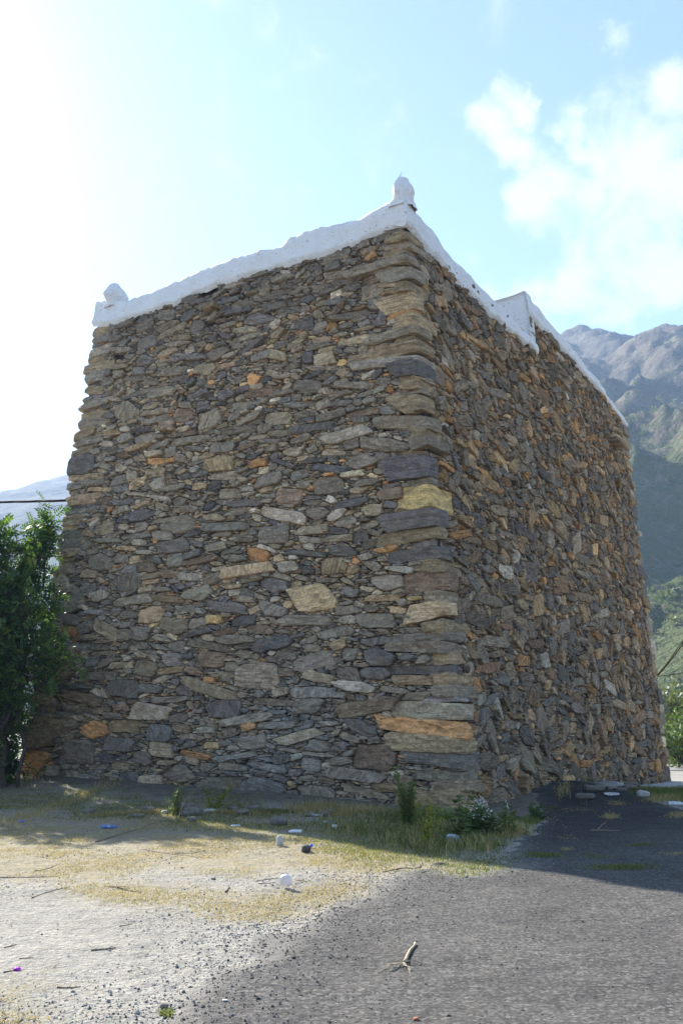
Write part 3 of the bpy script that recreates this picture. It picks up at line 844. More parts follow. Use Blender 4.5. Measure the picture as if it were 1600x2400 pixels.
def build_face(face, zones, right):
    sites, lab, res, polys = pack(face, zones, right)
    nu, nz = lab.shape; N = len(sites)
    size = np.sqrt(sites[:, 2] * sites[:, 3])
    cls = np.where(size > 0.125, 0, np.where(size > 0.065, 1, 2))
    groups = []
    for c, nd, rings in ((0, 21, 5), (1, 14, 4), (2, 10, 3)):
        ids = np.where(cls == c)[0]
        if not len(ids): continue
        st = sites[ids]; n = len(ids)
        cu, cz, a, b, rt, p = st.T
        dx, dy = np.zeros((n, nd)), np.zeros((n, nd))
        for q_, i_ in enumerate(ids):                    # rays through the corners of the stone and between them
            X_, Y_ = polys[i_][2], polys[i_][3]; m_ = len(X_)
            tq = np.linspace(0, m_, nd, endpoint=False); k0 = tq.astype(int); f_ = tq - k0
            dx[q_] = X_[k0] * (1 - f_) + X_[(k0 + 1) % m_] * f_; dy[q_] = Y_[k0] * (1 - f_) + Y_[(k0 + 1) % m_] * f_
        K = np.zeros((n, nd)); alive = np.ones((n, nd), bool)
        for k in np.arange(0.04, 1.75, 0.035):
            iu = ((cu[:, None] + dx * k) / res + 0.5).astype(int); iz = ((cz[:, None] + dy * k - ZB) / res + 0.5).astype(int)
            inside = (iu >= 0) & (iu < nu) & (iz >= 0) & (iz < nz)
            ok = inside & (lab[np.clip(iu, 0, nu - 1), np.clip(iz, 0, nz - 1)] == ids[:, None])
            alive &= ok
            K = np.where(alive, k, K)
        Ln = np.hypot(dx, dy)
        gap = rng.uniform(0.001, 0.008, (n, 1)) * (1.0 if c < 2 else 0.6)
        K = np.maximum(K + 0.018 - gap / Ln, 0.05)
        good = (np.median(K, 1) > 0.35)
        K *= rng.normal(1, 0.018, K.shape)
        ids, st, dx, dy, K = ids[good], st[good], dx[good], dy[good], K[good]
        n = len(ids); cu, cz = st[:, 0], st[:, 1]; sz = size[ids]
        ox, oy = dx * K, dy * K
        D = np.clip(rng.normal(0.030, 0.025, n) + 0.08 * (sz - 0.08), -0.015, 0.12)
        if c == 2: D = rng.normal(0.0, 0.016, n)
        rnd_ = rng.uniform(0, 1, n) ** 2.2                                     # sharp slab or rounded lump
        sc = {5: [(1.0, None), (1.0, 0), (0.972, 1), (0.76, 2), (0.40, 2)], 4: [(1.0, None), (1.0, 0), (0.955, 1), (0.55, 2)], 3: [(1.0, None), (1.0, 0), (0.86, 2)]}[rings]
        V = np.zeros((n, rings * nd + 1, 3)); S2 = np.zeros((n, rings * nd + 1, 3))
        tu, tz = rng.normal(0, 0.10, n), rng.normal(0.02, 0.13, n)
        rs = rng.uniform(0, 100, n)
        for r_, (s, kind) in enumerate(sc):
            s_ = s * np.ones((n, nd))
            if r_ >= 2: s_ = s_ * (1 - 0.13 * rnd_[:, None] * (1 - 0.4 * (r_ - 2))) + rng.normal(0, 0.012 if r_ == 2 else 0.04, (n, nd))
            x, y = ox * s_, oy * s_
            if kind is None: d = np.full((n, nd), -0.13)
            else:
                full = D[:, None] + tu[:, None] * x + tz[:, None] * y
                nz_ = np.clip(sz, 0.05, 0.3)[:, None]
                full = full + 0.075 * nz_ * fbm(x / nz_ * 0.55 + rs[:, None], y / nz_ * 1.3, rs[:, None], 3)
                rim = (0.022 + 0.10 * sz * (0.25 + rnd_))[:, None]
                d = full - rim * {0: 1.0, 1: 0.16, 2: 0.0}[kind] + rng.normal(0, 0.0035, (n, nd)) * (1 if kind else 0.5)
            sl = slice(r_ * nd, (r_ + 1) * nd)
            V[:, sl, 0] = cu[:, None] + x; V[:, sl, 1] = cz[:, None] + y; V[:, sl, 2] = d
        V[:, -1, 0] = cu; V[:, -1, 1] = cz; V[:, -1, 2] = V[:, (rings - 1) * nd:rings * nd, 2].mean(1) + rng.normal(0, 0.004, n)
        # shade-tolerant local bedding coordinates
        lx, ly = V[:, :, 0] - cu[:, None], V[:, :, 1] - cz[:, None]
        bed = st[:, 4] + np.where(rng.random(n) < 0.35, rng.normal(0, 0.9, n), rng.normal(0, 0.12, n))
        ct, s_t = np.cos(bed)[:, None], np.sin(bed)[:, None]
        S2[:, :, 0] = lx * ct + ly * s_t; S2[:, :, 1] = -lx * s_t + ly * ct; S2[:, :, 2] = rs[:, None]
        Wd = face.P(V[..., 0], V[..., 1], V[..., 2])
        j = np.arange(nd); k = (j + 1) % nd
        Q = np.concatenate([np.stack([r_ * nd + j, r_ * nd + k, (r_ + 1) * nd + k, (r_ + 1) * nd + j], -1) for r_ in range(rings - 1)])
        T = np.stack([(rings - 1) * nd + j, (rings - 1) * nd + k, np.full(nd, rings * nd)], -1)
        if face.flip: Q, T = Q[:, ::-1], T[:, ::-1]
        col = pick_cols(n, right)
        X, Y, dz = project(Wd[:, -1])
        if not right:       # lime-washed patch low on the left face, browner stones in places
            lime = np.exp(-(((X - 690) / 110) ** 2 + ((Y - 1690) / 120) ** 2)) + 0.6 * np.exp(-(((X - 560) / 90) ** 2 + ((Y - 1780) / 60) ** 2))
            lm = np.clip(lime * rng.uniform(0.2, 1.1, n), 0, 0.8)[:, None]
            col = col * (1 - lm) + np.array((0.34, 0.325, 0.295)) * lm
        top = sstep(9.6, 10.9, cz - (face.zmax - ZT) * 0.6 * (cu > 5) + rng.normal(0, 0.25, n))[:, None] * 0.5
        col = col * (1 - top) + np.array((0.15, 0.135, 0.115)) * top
        ar = 0.5 * np.abs((ox * np.roll(oy, -1, 1) - oy * np.roll(ox, -1, 1)).sum(1))
        view = EYE - Wd[:, -1]; cosv = np.abs((view / np.linalg.norm(view, axis=1, keepdims=True)) @ face.N)
        vis = (X > -10) & (X < 1610) & (Y < 1925)
        groups.append(dict(V=Wd, S=S2, Q=Q, T=T, col=col, px=ar * cosv * (FPX / dz) ** 2 * vis, u=cu, z=cz, ctr=face.P(cu, cz)))
    return groups

HOLES = [FL.uv(275, 835) + (0.14, 0.09), FL.uv(505, 748) + (0.22, 0.10)]
# the rear half of the right face stands a step higher
BR2 = [(1230, 730), (1258, 758), (1290, 788), (1320, 822), (1360, 868), (1400, 912), (1430, 948), (1462, 992), (1475, 1006)]
US = FR.uv(1247, 800)[0]
FR.zmax = 12.6
ub = np.linspace(US, FR.W, 30); zb_ = np.interp(ub, *np.array(sorted(FR.uv(*q) for q in BR2)).T)
for a_, b_, z_ in zip(ub[:-1], ub[1:], zb_): quoin_R.append((a_, b_ + 0.02, z_ + 0.12, 13))
quoin_R.append((-0.2, US, ZT, 13))
gl = build_face(FL, quoin_L, False)
gr = build_face(FR, quoin_R, True)
allpx = np.sort(np.concatenate([g['px'] for g in gl + gr]))[::-1]
CUT = allpx[300]
n_ind = 0
for face, groups in ((FL, gl), (FR, gr)):
    VV, QQ, TT, CC, SS, off = [], [], [], [], [], 0
    for g in groups:
        n, m = g['V'].shape[:2]
        big = g['px'] > CUT
        hole = np.zeros(n, bool)
        if face is FL:
            for hu, hz_, ru, rz in HOLES: hole |= (np.abs(g['u'] - hu) < ru) & (np.abs(g['z'] - hz_) < rz)
        for i in np.where(big & ~hole)[0]:
            c = g['ctr'][i]
            obj('stone', mesh_np('stone', g['V'][i] - c, [g['Q'], g['T']], {'scol': ('FLOAT_COLOR', np.repeat(g['col'][i][None], m, 0)), 'suv': ('FLOAT_VECTOR', g['S'][i])}), M_STONE, tower, tuple(c))
            n_ind += 1
        k = np.where(~big & ~hole)[0]
        o_ = (np.arange(len(k)) * m + off)[:, None, None]
        VV.append(g['V'][k].reshape(-1, 3)); SS.append(g['S'][k].reshape(-1, 3)); CC.append(np.repeat(g['col'][k], m, 0))
        QQ.append((g['Q'][None] + o_).reshape(-1, 4)); TT.append((g['T'][None] + o_).reshape(-1, 3))
        off += len(k) * m
    o = obj('rubble_stones', mesh_np('rubble_stones', np.vstack(VV), [np.vstack(QQ), np.vstack(TT)], {'scol': ('FLOAT_COLOR', np.vstack(CC)), 'suv': ('FLOAT_VECTOR', np.vstack(SS))}), M_STONE, tower)
    tag(o, kind='stuff')
print('stones', n_ind, [sum(len(g['u']) for g in q) for q in (gl, gr)], 'W', FL.W, FR.W)

# --- solid fill behind the facing, closing the building round the back
ins = 0.11
cs = []
BKB = LB + RB - CB; BKT = LT + RT - CT
def inset(z):
    q = [FL.P(np.array(0.0), np.array(z)), FL.P(np.array(FL.W), np.array(z)), None, FR.P(np.array(FR.W), np.array(z))]
    q[2] = q[1] + q[3] - q[0]
    return q
def inward(q, d):
    c = sum(q) / 4
    return [p + (c - p) / np.linalg.norm((c - p)[:2]) * d * 1.38 for p in q]
zz = np.linspace(ZB, ZT + 0.02, 24)
V, Q = [], []
for z in zz: V += [p for p in inward(inset(z), ins)]
# subdivide each side so that the bowed faces are followed
MBc = MB()
for s_ in range(4):
    rows = []
    for i, z in enumerate(zz):
        a, b = V[i * 4 + s_], V[i * 4 + (s_ + 1) % 4]
        tt = np.linspace(0, 1, 24)[:, None]
        if s_ == 0: r_ = FL.P(tt[:, 0] * (FL.W - 2 * ins) + ins, np.full(24, z), -ins)
        elif s_ == 3: r_ = FR.P((1 - tt[:, 0]) * (FR.W - 2 * ins) + ins, np.full(24, z), -ins)
        else: r_ = a + (b - a) * tt
        rows.append(r_)
    MBc.add(np.array(rows).reshape(-1, 3), grid_faces(24, 24)[:, ::-1])
    if s_ == 0: top0 = rows[-1]
t4 = inward(inset(ZT), ins)
MBc.add([p - np.array((0, 0, 0.03)) for p in t4], [(0, 3, 2, 1)])
obj('wall_core', MBc.mesh('wall_core', True), M_CORE, tower)

# --- white plastered parapet, its pinnacles and the spouts
def curve(pts, u):
    p = sorted(pts); return np.interp(u, [q[0] for q in p], [q[1] for q in p])
def parapet(name, face, top_px, bot_px, u0, u1, thick, seed, extra=0.0):
    tp = [face.uv(*q) for q in top_px]; bp = [face.uv(*q) for q in bot_px]
    u = np.arange(u0, u1 + 1e-6, 0.055); u[-1] = u1
    zt = curve(tp, u) + 0.030 * fbm(u * 1.7 + seed, 0.3, seed, 3) + 0.012 * vnoise(u * 9, seed)
    zb = curve(bp, u) + 0.045 * fbm(u * 2.3, seed, 1.0, 3) + 0.03 * vnoise(u * 11, seed + 4)
    if face is FL or seed < 10: zb = np.minimum(zb, ZT - 0.03 + 0.02 * vnoise(u * 6, seed))
    nv = 9
    rows = []
    for k in range(nv):                                # outer skin, bottom to top
        f = k / (nv - 1)
        z = zb + (zt - zb) * f
        d = 0.075 + 0.03 * fbm(u * 1.5 + seed, z * 2.2, 2.0, 3) + 0.012 * vnoise(u * 8, z * 8, seed)
        d = d - (0.10 if k == 0 else 0.0) - 0.03 * max(0, f - 0.8) / 0.2
        rows.append(face.P(u, z, d))
    for k, (dz, dd) in enumerate([(0.012, 0.25), (0.015, 0.55), (-0.01, 0.9), (-0.06, 1.0), (-0.42, 1.02)]):
        rows.append(face.P(u, zt + dz + 0.02 * vnoise(u * 4, k + seed), -thick * dd + 0.02 * vnoise(u * 5, k * 3 + seed)))
    A = np.array(rows)                                  # (rows, nu, 3)
    m = MB(); nr, nu_ = A.shape[:2]
    m.add(A.reshape(-1, 3), grid_faces(nr, nu_) if face.flip else grid_faces(nr, nu_)[:, ::-1])
    for e in (0, nu_ - 1):                              # end caps
        ring = A[:, e]; c = ring.mean(0)
        m.add(np.vstack([ring, c]), tris=[(i, (i + 1) % nr, nr) for i in range(nr)])
    return obj(name, m.mesh(name, True), M_PLAST, tower)
tl = [(957, 466), (915, 472), (880, 490), (845, 510), (760, 532), (680, 553), (655, 575), (560, 602), (500, 622), (420, 655), (350, 683), (300, 703), (240, 704), (215, 708)]
bl = [(965, 528), (940, 530), (870, 555), (800, 582), (720, 612), (640, 635), (560, 655), (480, 683), (400, 715), (330, 742), (270, 758), (215, 764)]
PARL = parapet('parapet', FL, tl, bl, -0.09, FL.W + 0.03, 0.34, 3.0)
tr1 = [(945, 466), (960, 486), (985, 510), (1010, 540), (1040, 585), (1075, 615), (1110, 655), (1140, 690), (1165, 712), (1200, 752), (1240, 790), (1262, 812)]
br1 = [(955, 528), (990, 570), (1023, 608), (1060, 648), (1100, 688), (1140, 728), (1175, 762), (1210, 790), (1245, 816), (1265, 836)]
us = US
parapet('parapet', FR, tr1, br1, -0.09, us + 0.3, 0.34, 9.0)
tr2 = [(1225, 680), (1236, 690), (1260, 718), (1290, 757), (1320, 792), (1350, 830), (1385, 872), (1415, 915), (1440, 950), (1455, 970), (1470, 992)]
br2 = BR2
PARR = parapet('parapet', FR, tr2, br2, us, FR.W + 0.03, 0.45, 15.0)
# masonry raising the rear half under its higher parapet, and the stepped plaster face turned to the near corner
u2 = np.linspace(us + 0.02, FR.W, 40)
zz2 = curve([FR.uv(*q) for q in br2], u2) + 0.15
m = MB()
lo = np.full(40, ZT - 0.3)
m.add(np.concatenate([FR.P(u2, lo, -0.085), FR.P(u2, np.maximum(zz2, lo), -0.085), FR.P(u2, np.maximum(zz2, lo), -0.5), FR.P(u2, lo, -0.5)]), grid_faces(4, 40))
obj('raised_wall', m.mesh('raised_wall'), M_CORE, tower)
zs0, zs1 = FR.uv(1247, 822)[1], FR.uv(1236, 690)[1]
m = MB(); nn, kk = 16, 14
U_, K_ = np.meshgrid(np.linspace(0.04, -1.5, nn), np.linspace(0, 1, kk), indexing='ij')
zlo = zs0 + 0.06 - 0.7 * np.clip(-U_ / 0.3, 0, 1)
Zs = zlo + (zs1 + 0.02 - zlo) * K_ + 0.02 * vnoise(U_ * 4, 2.0) * K_
P0 = FR.P(np.full(U_.shape, us), Zs, U_)
P0 = P0 + (0.03 * fbm(U_ * 2.2, Zs * 2.2, 5.0, 3) - 0.10)[..., None] * dR
P1 = P0 + dR * 0.42
m.add(np.vstack([P0.reshape(-1, 3), P1.reshape(-1, 3)]), np.vstack([grid_faces(nn, kk), grid_faces(nn, kk)[:, ::-1] + nn * kk]))
n0 = nn * kk
m.Q.append(np.array([[i * kk + kk - 1, (i + 1) * kk + kk - 1, (i + 1) * kk + kk - 1 + n0, i * kk + kk - 1 + n0] for i in range(nn - 1)]))
m.Q.append(np.array([[j, j + 1, j + 1 + n0, j + n0] for j in range(kk - 1)]))
obj('step_face', m.mesh('step_face', True), M_PLAST, tower)

def pinnacle(base, prof, seed, lean=(0, 0), owner=None):
    """prof: (height, radius) list"""
    nz_, na = 22, 16
    hh = np.linspace(0, prof[-1][0], nz_); rr = np.interp(hh, [p[0] for p in prof], [p[1] for p in prof])
    th = np.arange(na) * 2 * math.pi / na
    H_, T_ = np.meshgrid(hh, th, indexing='ij')
    n_ = fbm(np.cos(T_) * 1.6 + seed, np.sin(T_) * 1.6, H_ * 3.2, 3) * 0.36
    r_ = rr[:, None] * (1 + n_)
    X = base[0] + r_ * np.cos(T_) + lean[0] * H_; Y = base[1] + r_ * np.sin(T_) + lean[1] * H_
    m = MB(); V = np.stack([X, Y, base[2] + H_], -1).reshape(-1, 3)
    i = np.arange(nz_ - 1)[:, None] * na; j = np.arange(na)[None]; k = (j + 1) % na
    q = np.stack([i + j, i + k, i + na + k, i + na + j], -1).reshape(-1, 4)
    m.add(V, q)
    m.add(np.vstack([V[-na:], V[-na:].mean(0) + (0, 0, 0.02)]), tris=[(a, (a + 1) % na, na) for a in range(na)])
    o = obj('pinnacle', m.mesh('pinnacle', False), M_PLAST)
    o.parent = owner or PARL
    o.matrix_parent_inverse = Matrix.Identity(4)
    return o
def pin_base(face, x, y, d):
    u_, z_ = face.uv(x, y); return face.P(np.array(u_), np.array(z_), np.array(d))
pb = pin_base(FL, 934, 482, -0.10)
pinnacle(pb, [(0, 0.27), (0.10, 0.23), (0.2, 0.19), (0.32, 0.215), (0.45, 0.20), (0.58, 0.15), (0.67, 0.10), (0.71, 0.03)], 4.0, (0.06, 0.02))
pb2 = pin_base(FL, 262, 718, -0.12)
pinnacle(pb2, [(0, 0.28), (0.12, 0.25), (0.25, 0.28), (0.38, 0.25), (0.52, 0.19), (0.64, 0.11), (0.68, 0.03)], 11.0, (-0.08, 0))
pb3 = pin_base(FR, 1303, 772, -0.2)
pinnacle(pb3, [(0, 0.2), (0.1, 0.15), (0.2, 0.06)], 21.0, owner=PARR)

def block(name, face, u, z, su, sz_, depth_in, depth_out, material, seed, p=8, tilt=0.0):
    V = rock_shape(RBV2, p, 0.06, 0.04, seed, 0.0, 5)
    uu = u + V[:, 0] * su / 2; z_ = z + V[:, 2] * sz_ / 2 + tilt * V[:, 1]; d = -depth_in + (V[:, 1] + 1) * 0.5 * (depth_in + depth_out)
    W = face.P(uu, z_, d)
    c = corner_col() * 0.8
    return obj(name, mesh_np(name, W, RBQ2 if face.flip else RBQ2[:, ::-1], {'scol': ('FLOAT_COLOR', np.repeat(c[None], len(W), 0)), 'suv': ('FLOAT_VECTOR', np.stack([uu, z_, d], -1))}), material, tower)
u_, z_ = FL.uv(497, 722)
block('projecting_stone', FL, u_, z_, 0.42, 0.15, 0.2, 0.26, M_STONE, 3.3)
for (x, y, su, sz_, out, mt, sd_) in [(1424, 985, 0.4, 0.14, 0.08, M_STONE, 1.0), (1428, 1006, 0.5, 0.12, 0.12, M_STONE, 2.0), (1420, 1022, 0.4, 0.10, 0.2, M_STONE, 6.0), (1437, 1028, 0.7, 0.09, 0.26, M_STONE, 3.0), (1437, 1042, 0.9, 0.10, 0.34, M_STONE, 4.0), (1440, 1066, 0.7, 0.10, 0.16, M_STONE, 5.0)]:
    u_, z_ = FR.uv(x, y)
    block('spout_stone', FR, u_, z_, su, sz_, 0.2, out, mt, sd_)
# wiry stems on the corner pinnacle
m = MB()
tp = pb + np.array((0.0, 0, 0.25))
m.tube([tp + np.array(v) for v in [(-0.06, 0, 0), (-0.14, 0, 0.12), (-0.15, 0, 0.28), (-0.10, 0, 0.40), (-0.02, 0, 0.5), (0.0, 0, 0.58)]], [0.006, 0.005, 0.004, 0.005, 0.007, 0.003], 4)
tag(obj('dry_plant', m.mesh('dry_plant'), M_TWIG), 'thin curved dry stem growing beside the pinnacle of the near tower corner', 'dry plant')

# ------------------------------------------------------------------ cables
def catenary(a, b, sag, n=24):
    t = np.linspace(0, 1, n)[:, None]
    p = a + (b - a) * t; p[:, 2] -= (sag * 4 * t * (1 - t))[:, 0]
    return p
a = FL.P(np.array(FL.W - 0.02), np.array(FL.uv(150, 1150)[1]), np.array(-0.9)); b = at_dist(-700, 1160, 62)
m = MB(); pth = catenary(a, b, 0.25, 60)
for k in range(3):
    ph = np.linspace(0, 60, 60) + k * 2.09
    m.tube(pth + 0.014 * np.stack([np.cos(ph), np.cos(ph) * 0.3, np.sin(ph)], -1), 0.022, 5)
tag(obj('power_cable', m.mesh('power_cable', True), M_CABLE), 'thick black twisted power cable running off the tower edge above the tree', 'cable')
for k, (p0, p1, rd_, lab_) in enumerate([((1552, 1583), (1640, 1432), 0.018, 'upper thin grey wire slanting up from the rear tower edge'), ((1552, 1586), (1650, 1428), 0.014, 'dark wire slanting steeply beside the pale wire at rear tower edge'), ((1552, 1588), (1700, 1545), 0.012, 'slack wire leaving the rear tower edge nearly level')]):
    a = FR.P(np.array(FR.W - 0.1), np.array(FR.uv(*p0)[1] + 0.01 * k), np.array(0.02)); b = at_dist(*p1, 27 if k < 2 else 40)
    m = MB(); m.tube(catenary(a, b, 0.1, 16), rd_, 5)
    tag(obj('wire', m.mesh('wire', True), M_CABLE if k else M_TWIGPALE), lab_, 'wire')

# ------------------------------------------------------------------ plants
def surf_h(x, y):
    x = np.asarray(x, float); y = np.asarray(y, float)
    g = ground_h(x, y)
    s_ = asphalt_sd(x, y) + 0.16 * fbm(x * 1.6, y * 1.6, 2.0, 4) + 0.05 * vnoise(x * 9, y * 9, 1.0)
    a_ = g + np.clip(s_ * 0.12, -0.06, 0.02) + 0.004 + 0.004 * fbm(x * 5, y * 5, 8.0, 3)
    return np.maximum(g, np.where(s_ > -0.45, a_, -9))
def at_px(x, y):
    z = 0.0
    for i in range(12):
        p = at_z(x, y, z); z = float(surf_h(p[0], p[1]))
    return np.array([p[0], p[1], z])

def unit(v): return v / (np.linalg.norm(v, axis=-1, keepdims=True) + 1e-9)

def leaf_quads(P, D, N, L, Wd, rnd, bend=0.0):
    """diamond leaves: base P, direction D, side from N"""
    D = unit(D); Sd = unit(np.cross(D, N)); N2 = np.cross(Sd, D)
    L = np.asarray(L)[:, None]; Wd = np.asarray(Wd)[:, None]
    v0 = P; v1 = P + D * L * 0.45 + Sd * Wd * 0.5 + N2 * L * bend; v2 = P + D * L; v3 = P + D * L * 0.45 - Sd * Wd * 0.5 + N2 * L * bend
    V = np.stack([v0, v1, v2, v3], 1).reshape(-1, 3)
    F = (np.arange(len(P))[:, None] * 4 + np.arange(4)[None])
    return V, F, np.repeat(rnd, 4)

def leaves_obj(name, parts, material, parent):
    V = np.vstack([p[0] for p in parts]); off = np.cumsum([0] + [len(p[0]) for p in parts[:-1]])
    F = np.vstack([p[1] + o for p, o in zip(parts, off)]); r = np.concatenate([p[2] for p in parts])
    return obj(name, mesh_np(name, V, F, {'lrand': ('FLOAT', r)}), material, parent)

def fronds(P, D, nl, L, leaf_l, leaf_w, rnd):
    """pinnate leaves: a rachis at P along D carrying nl pairs of leaflets"""
    D = unit(D); up = unit(np.array([0, 0, 1.0]) + 0.5 * rng.normal(size=D.shape)); Sd = unit(np.cross(D, up)); N2 = np.cross(Sd, D)
    out = []
    for k in range(nl):
        t = (k + 0.6) / nl
        base = P + D * (L * t)[:, None] - N2 * (L * 0.35 * t * t)[:, None] * 1.0
        ll = leaf_l * (1 - 0.5 * abs(t - 0.45)) * np.ones(len(P))
        for sgn in (-1, 1):
            d = sgn * Sd * 0.9 + D * 0.55 - N2 * 0.15
            out.append(leaf_quads(base, d, N2 + 0.3 * rng.normal(size=D.shape), ll, leaf_w * np.ones(len(P)), np.clip(rnd + rng.normal(0, 0.08, len(P)), 0, 1)))
    return out

def wander(a, b, n, amp, seed):
    t = np.linspace(0, 1, n)[:, None]; p = a + (b - a) * t
    L = np.linalg.norm(b - a)
    w_ = np.stack([fbm(t[:, 0] * 2.5 + seed, 1.0 + k * 7, seed, 3) for k in range(3)], -1)
    return p + amp * L * w_ * np.sin(np.pi * t) ** 0.7

# --- the dark thorn tree hugging the left edge of the tower
tb = on_ground(8, 1838)
tree = empty('acacia_tree', tb, 'dark leafy tree with feathery leaves crowding the left tower edge', 'tree')
clumps = [(-120, 1356, 1.2, 21.3), (-40, 1301, 0.85, 21.6), (15, 1301, 0.75, 21.3), (62, 1326, 0.62, 21.4), (90, 1276, 0.35, 21.6), (50, 1416, 0.75, 21.0), (-10, 1420, 1.1, 20.9), (-122, 1480, 1.4, 20.8), (63, 1470, 0.6, 20.5), (108, 1530, 0.42, 20.1), (8, 1545, 0.75, 20.3),
          (-74, 1620, 1.1, 20.3), (28, 1600, 0.42, 20.1), (-49, 1690, 0.72, 20.5), (-124, 1740, 1.0, 20.2), (-19, 1765, 0.5, 20.6), (102, 1231, 0.18, 21.6), (-30, 1241, 0.4, 21.8), (-154, 1800, 0.8, 21.2), (-4, 1815, 0.4, 20.6), (-16, 1770, 0.36, 20.3), (-34, 1805, 0.42, 20.3), (6, 1690, 0.32, 20.2), (-84, 1815, 0.6, 20.2), (8, 1815, 0.2, 20.4), (-82, 1560, 1.0, 22.0), (-19, 1610, 0.55, 22.2), (23, 1500, 0.5, 22.6), (-54, 1690, 0.55, 21.8), (60, 1416, 0.5, 22.6), (-24, 1750, 0.4, 21.6)]
clumps += [(28, 1650, 0.42, 22.6), (12, 1735, 0.42, 22.0)]  # hidden clumps; like the rear ones above, added to shade the wall foot
wood = MB(); FP, FD, FR_ = [], [], []
fork = tb + np.array((-0.15, 0.05, 1.1))
wood.tube(wander(tb - (0, 0, 0.15), fork, 8, 0.06, 2.0), np.linspace(0.09, 0.07, 8), 8)
wood.tube(wander(tb + (0.25, 0.1, -0.1), tb + np.array((0.2, 0.2, 2.2)), 9, 0.08, 5.0), np.linspace(0.045, 0.03, 9), 7)
for q, (cx, cy, cr, cd) in enumerate(clumps):
    c = at_dist(cx, cy, cd)
    limb = wander(fork + rng.normal(0, 0.06, 3), c, 9, 0.13, 10.0 + q)
    wood.tube(limb, np.linspace(0.055, 0.012, 9), 6)
    nt_ = int(16 + 46 * cr * cr)
    for t in range(nt_):
        d = unit(rng.normal(size=3) + np.array((0, 0, 0.25)))
        e = c + d * cr * rng.uniform(0.45, 1.0) ** 0.6 * np.array((1, 0.9, 0.95))
        s0 = limb[rng.integers(4, 9)]
        tw = wander(s0, e, 5, 0.12, rng.uniform(0, 99))
        wood.tube(tw, np.linspace(0.012, 0.003, 5), 4, False)
        nf = rng.integers(3, 6)
        for f_ in range(nf):
            k = rng.uniform(0.35, 1.0); p = tw[0] + (tw[-1] - tw[0]) * k if rng.random() < 0.4 else tw[-1] + rng.normal(0, 0.10, 3)
            FP.append(p); FD.append(unit(d + rng.normal(0, 0.8, 3)))
            out_ = np.dot(p - c, np.array((0.3, -0.6, 0.7))) / cr
            FR_.append(np.clip(0.32 + 0.2 * rng.normal() + (0.5 if rng.random() < 0.08 else 0), 0, 1))
# bare twiggy shoots low on the tree and the sprig reaching along the wall
for (x0, y0, x1, y1, dd) in [(20, 1640, 190, 1530, 19.9), (30, 1660, 150, 1555, 19.9), (10, 1700, 110, 1640, 20.0), (0, 1740, 95, 1700, 20.0), (10, 1790, 90, 1745, 20.2), (-20, 1600, 60, 1560, 20.0), (5, 1760, 70, 1800, 20.1), (0, 1500, 60, 1430, 20.0), (60, 1400, 115, 1190, 21.5)]:
    a, b = at_dist(x0, y0, dd + 0.2), at_dist(x1, y1, dd)
    tw = wander(a, b, 9, 0.10, x1 * 0.1)
    wood.tube(tw, np.linspace(0.014, 0.004, 9), 4)
    for k in range(10):
        s0 = tw[rng.integers(2, 9)]; e = s0 + rng.normal(0, 0.25, 3)
        wood.tube(np.array([s0, (s0 + e) / 2 + rng.normal(0, 0.02, 3), e]), [0.006, 0.004, 0.002], 4, False)
        if y1 < 1600:
            for f_ in range(3): FP.append(e + rng.normal(0, 0.05, 3)); FD.append(unit(rng.normal(size=3))); FR_.append(np.clip(0.55 + 0.2 * rng.normal(), 0, 1))
FP, FD, FR_ = np.array(FP), np.array(FD), np.array(FR_)
obj('trunk', wood.mesh('trunk', True), M_BARK, tree)
leaves_obj('crown', fronds(FP, FD, 5, rng.uniform(0.18, 0.32, len(FP)), 0.115, 0.048, FR_), M_LEAF, tree)
print('fronds', len(FP))

# --- weeds
def weed(name, loc, h, stems, spread, leaf_l, leaf_w, per_m, material, label, flower=None, droop=0.0, rn=(0.2, 0.9)):
    t = empty(name, loc, label, 'weed')
    m = MB(); parts = []; fl = []
    for k in range(stems):
        hh = h * rng.uniform(0.55, 1.0); d = rng.normal(0, spread, 2)
        a = loc + np.array((*(rng.normal(0, 0.03 + spread * 0.12, 2)), -0.02)); b = a + np.array((d[0] * hh, d[1] * hh, hh))
        p = wander(a, b, 7, 0.06, rng.uniform(0, 99)); m.tube(p, np.linspace(0.006, 0.002, 7), 4, False)
        n = max(int(per_m * hh * 1.8), 8)
        tt = rng.uniform(0.12, 1.0, n); P_ = np.stack([np.interp(tt, np.linspace(0, 1, 7), p[:, j]) for j in range(3)], -1)
        az = rng.uniform(0, 6.28, n); D_ = np.stack([np.cos(az), np.sin(az), rng.uniform(0.1, 0.9, n) - droop], -1)
        parts.append(leaf_quads(P_, D_, np.array([0, 0, 1.0]) + 0.3 * rng.normal(size=(n, 3)), 1.15 * leaf_l * rng.uniform(0.6, 1.2, n) * (1.15 - 0.5 * tt), 1.3 * leaf_w * rng.uniform(0.7, 1.2, n), rng.uniform(*rn, n), -0.08))
        fl.append(p[-1])
    obj('stem', m.mesh('stem'), M_WEED if material is not M_YELLOW else M_YELLOW, t)
    leaves_obj('foliage', parts, material, t)
    if flower:
        mm = MB()
        for p in fl:
            for k in range(6):
                c = p + rng.normal(0, 0.03, 3); r_ = 0.011
                mm.add(c + r_ * np.array([(1, 0, 0), (0, 1, 0), (-1, 0, 0), (0, -1, 0), (0, 0, 1), (0, 0, -1)]), tris=[(0, 1, 4), (1, 2, 4), (2, 3, 4), (3, 0, 4), (1, 0, 5), (2, 1, 5), (3, 2, 5), (0, 3, 5)])
        tag(obj('blossom', mm.mesh('blossom'), flower, t), kind='stuff')
    return t
M_FLOWER = m_simple('white_petal', [(0.6, 0.6, 0.55), (0.8, 0.8, 0.78)], 30, 0.7)
def wpx(x, y): return at_px(x, y)
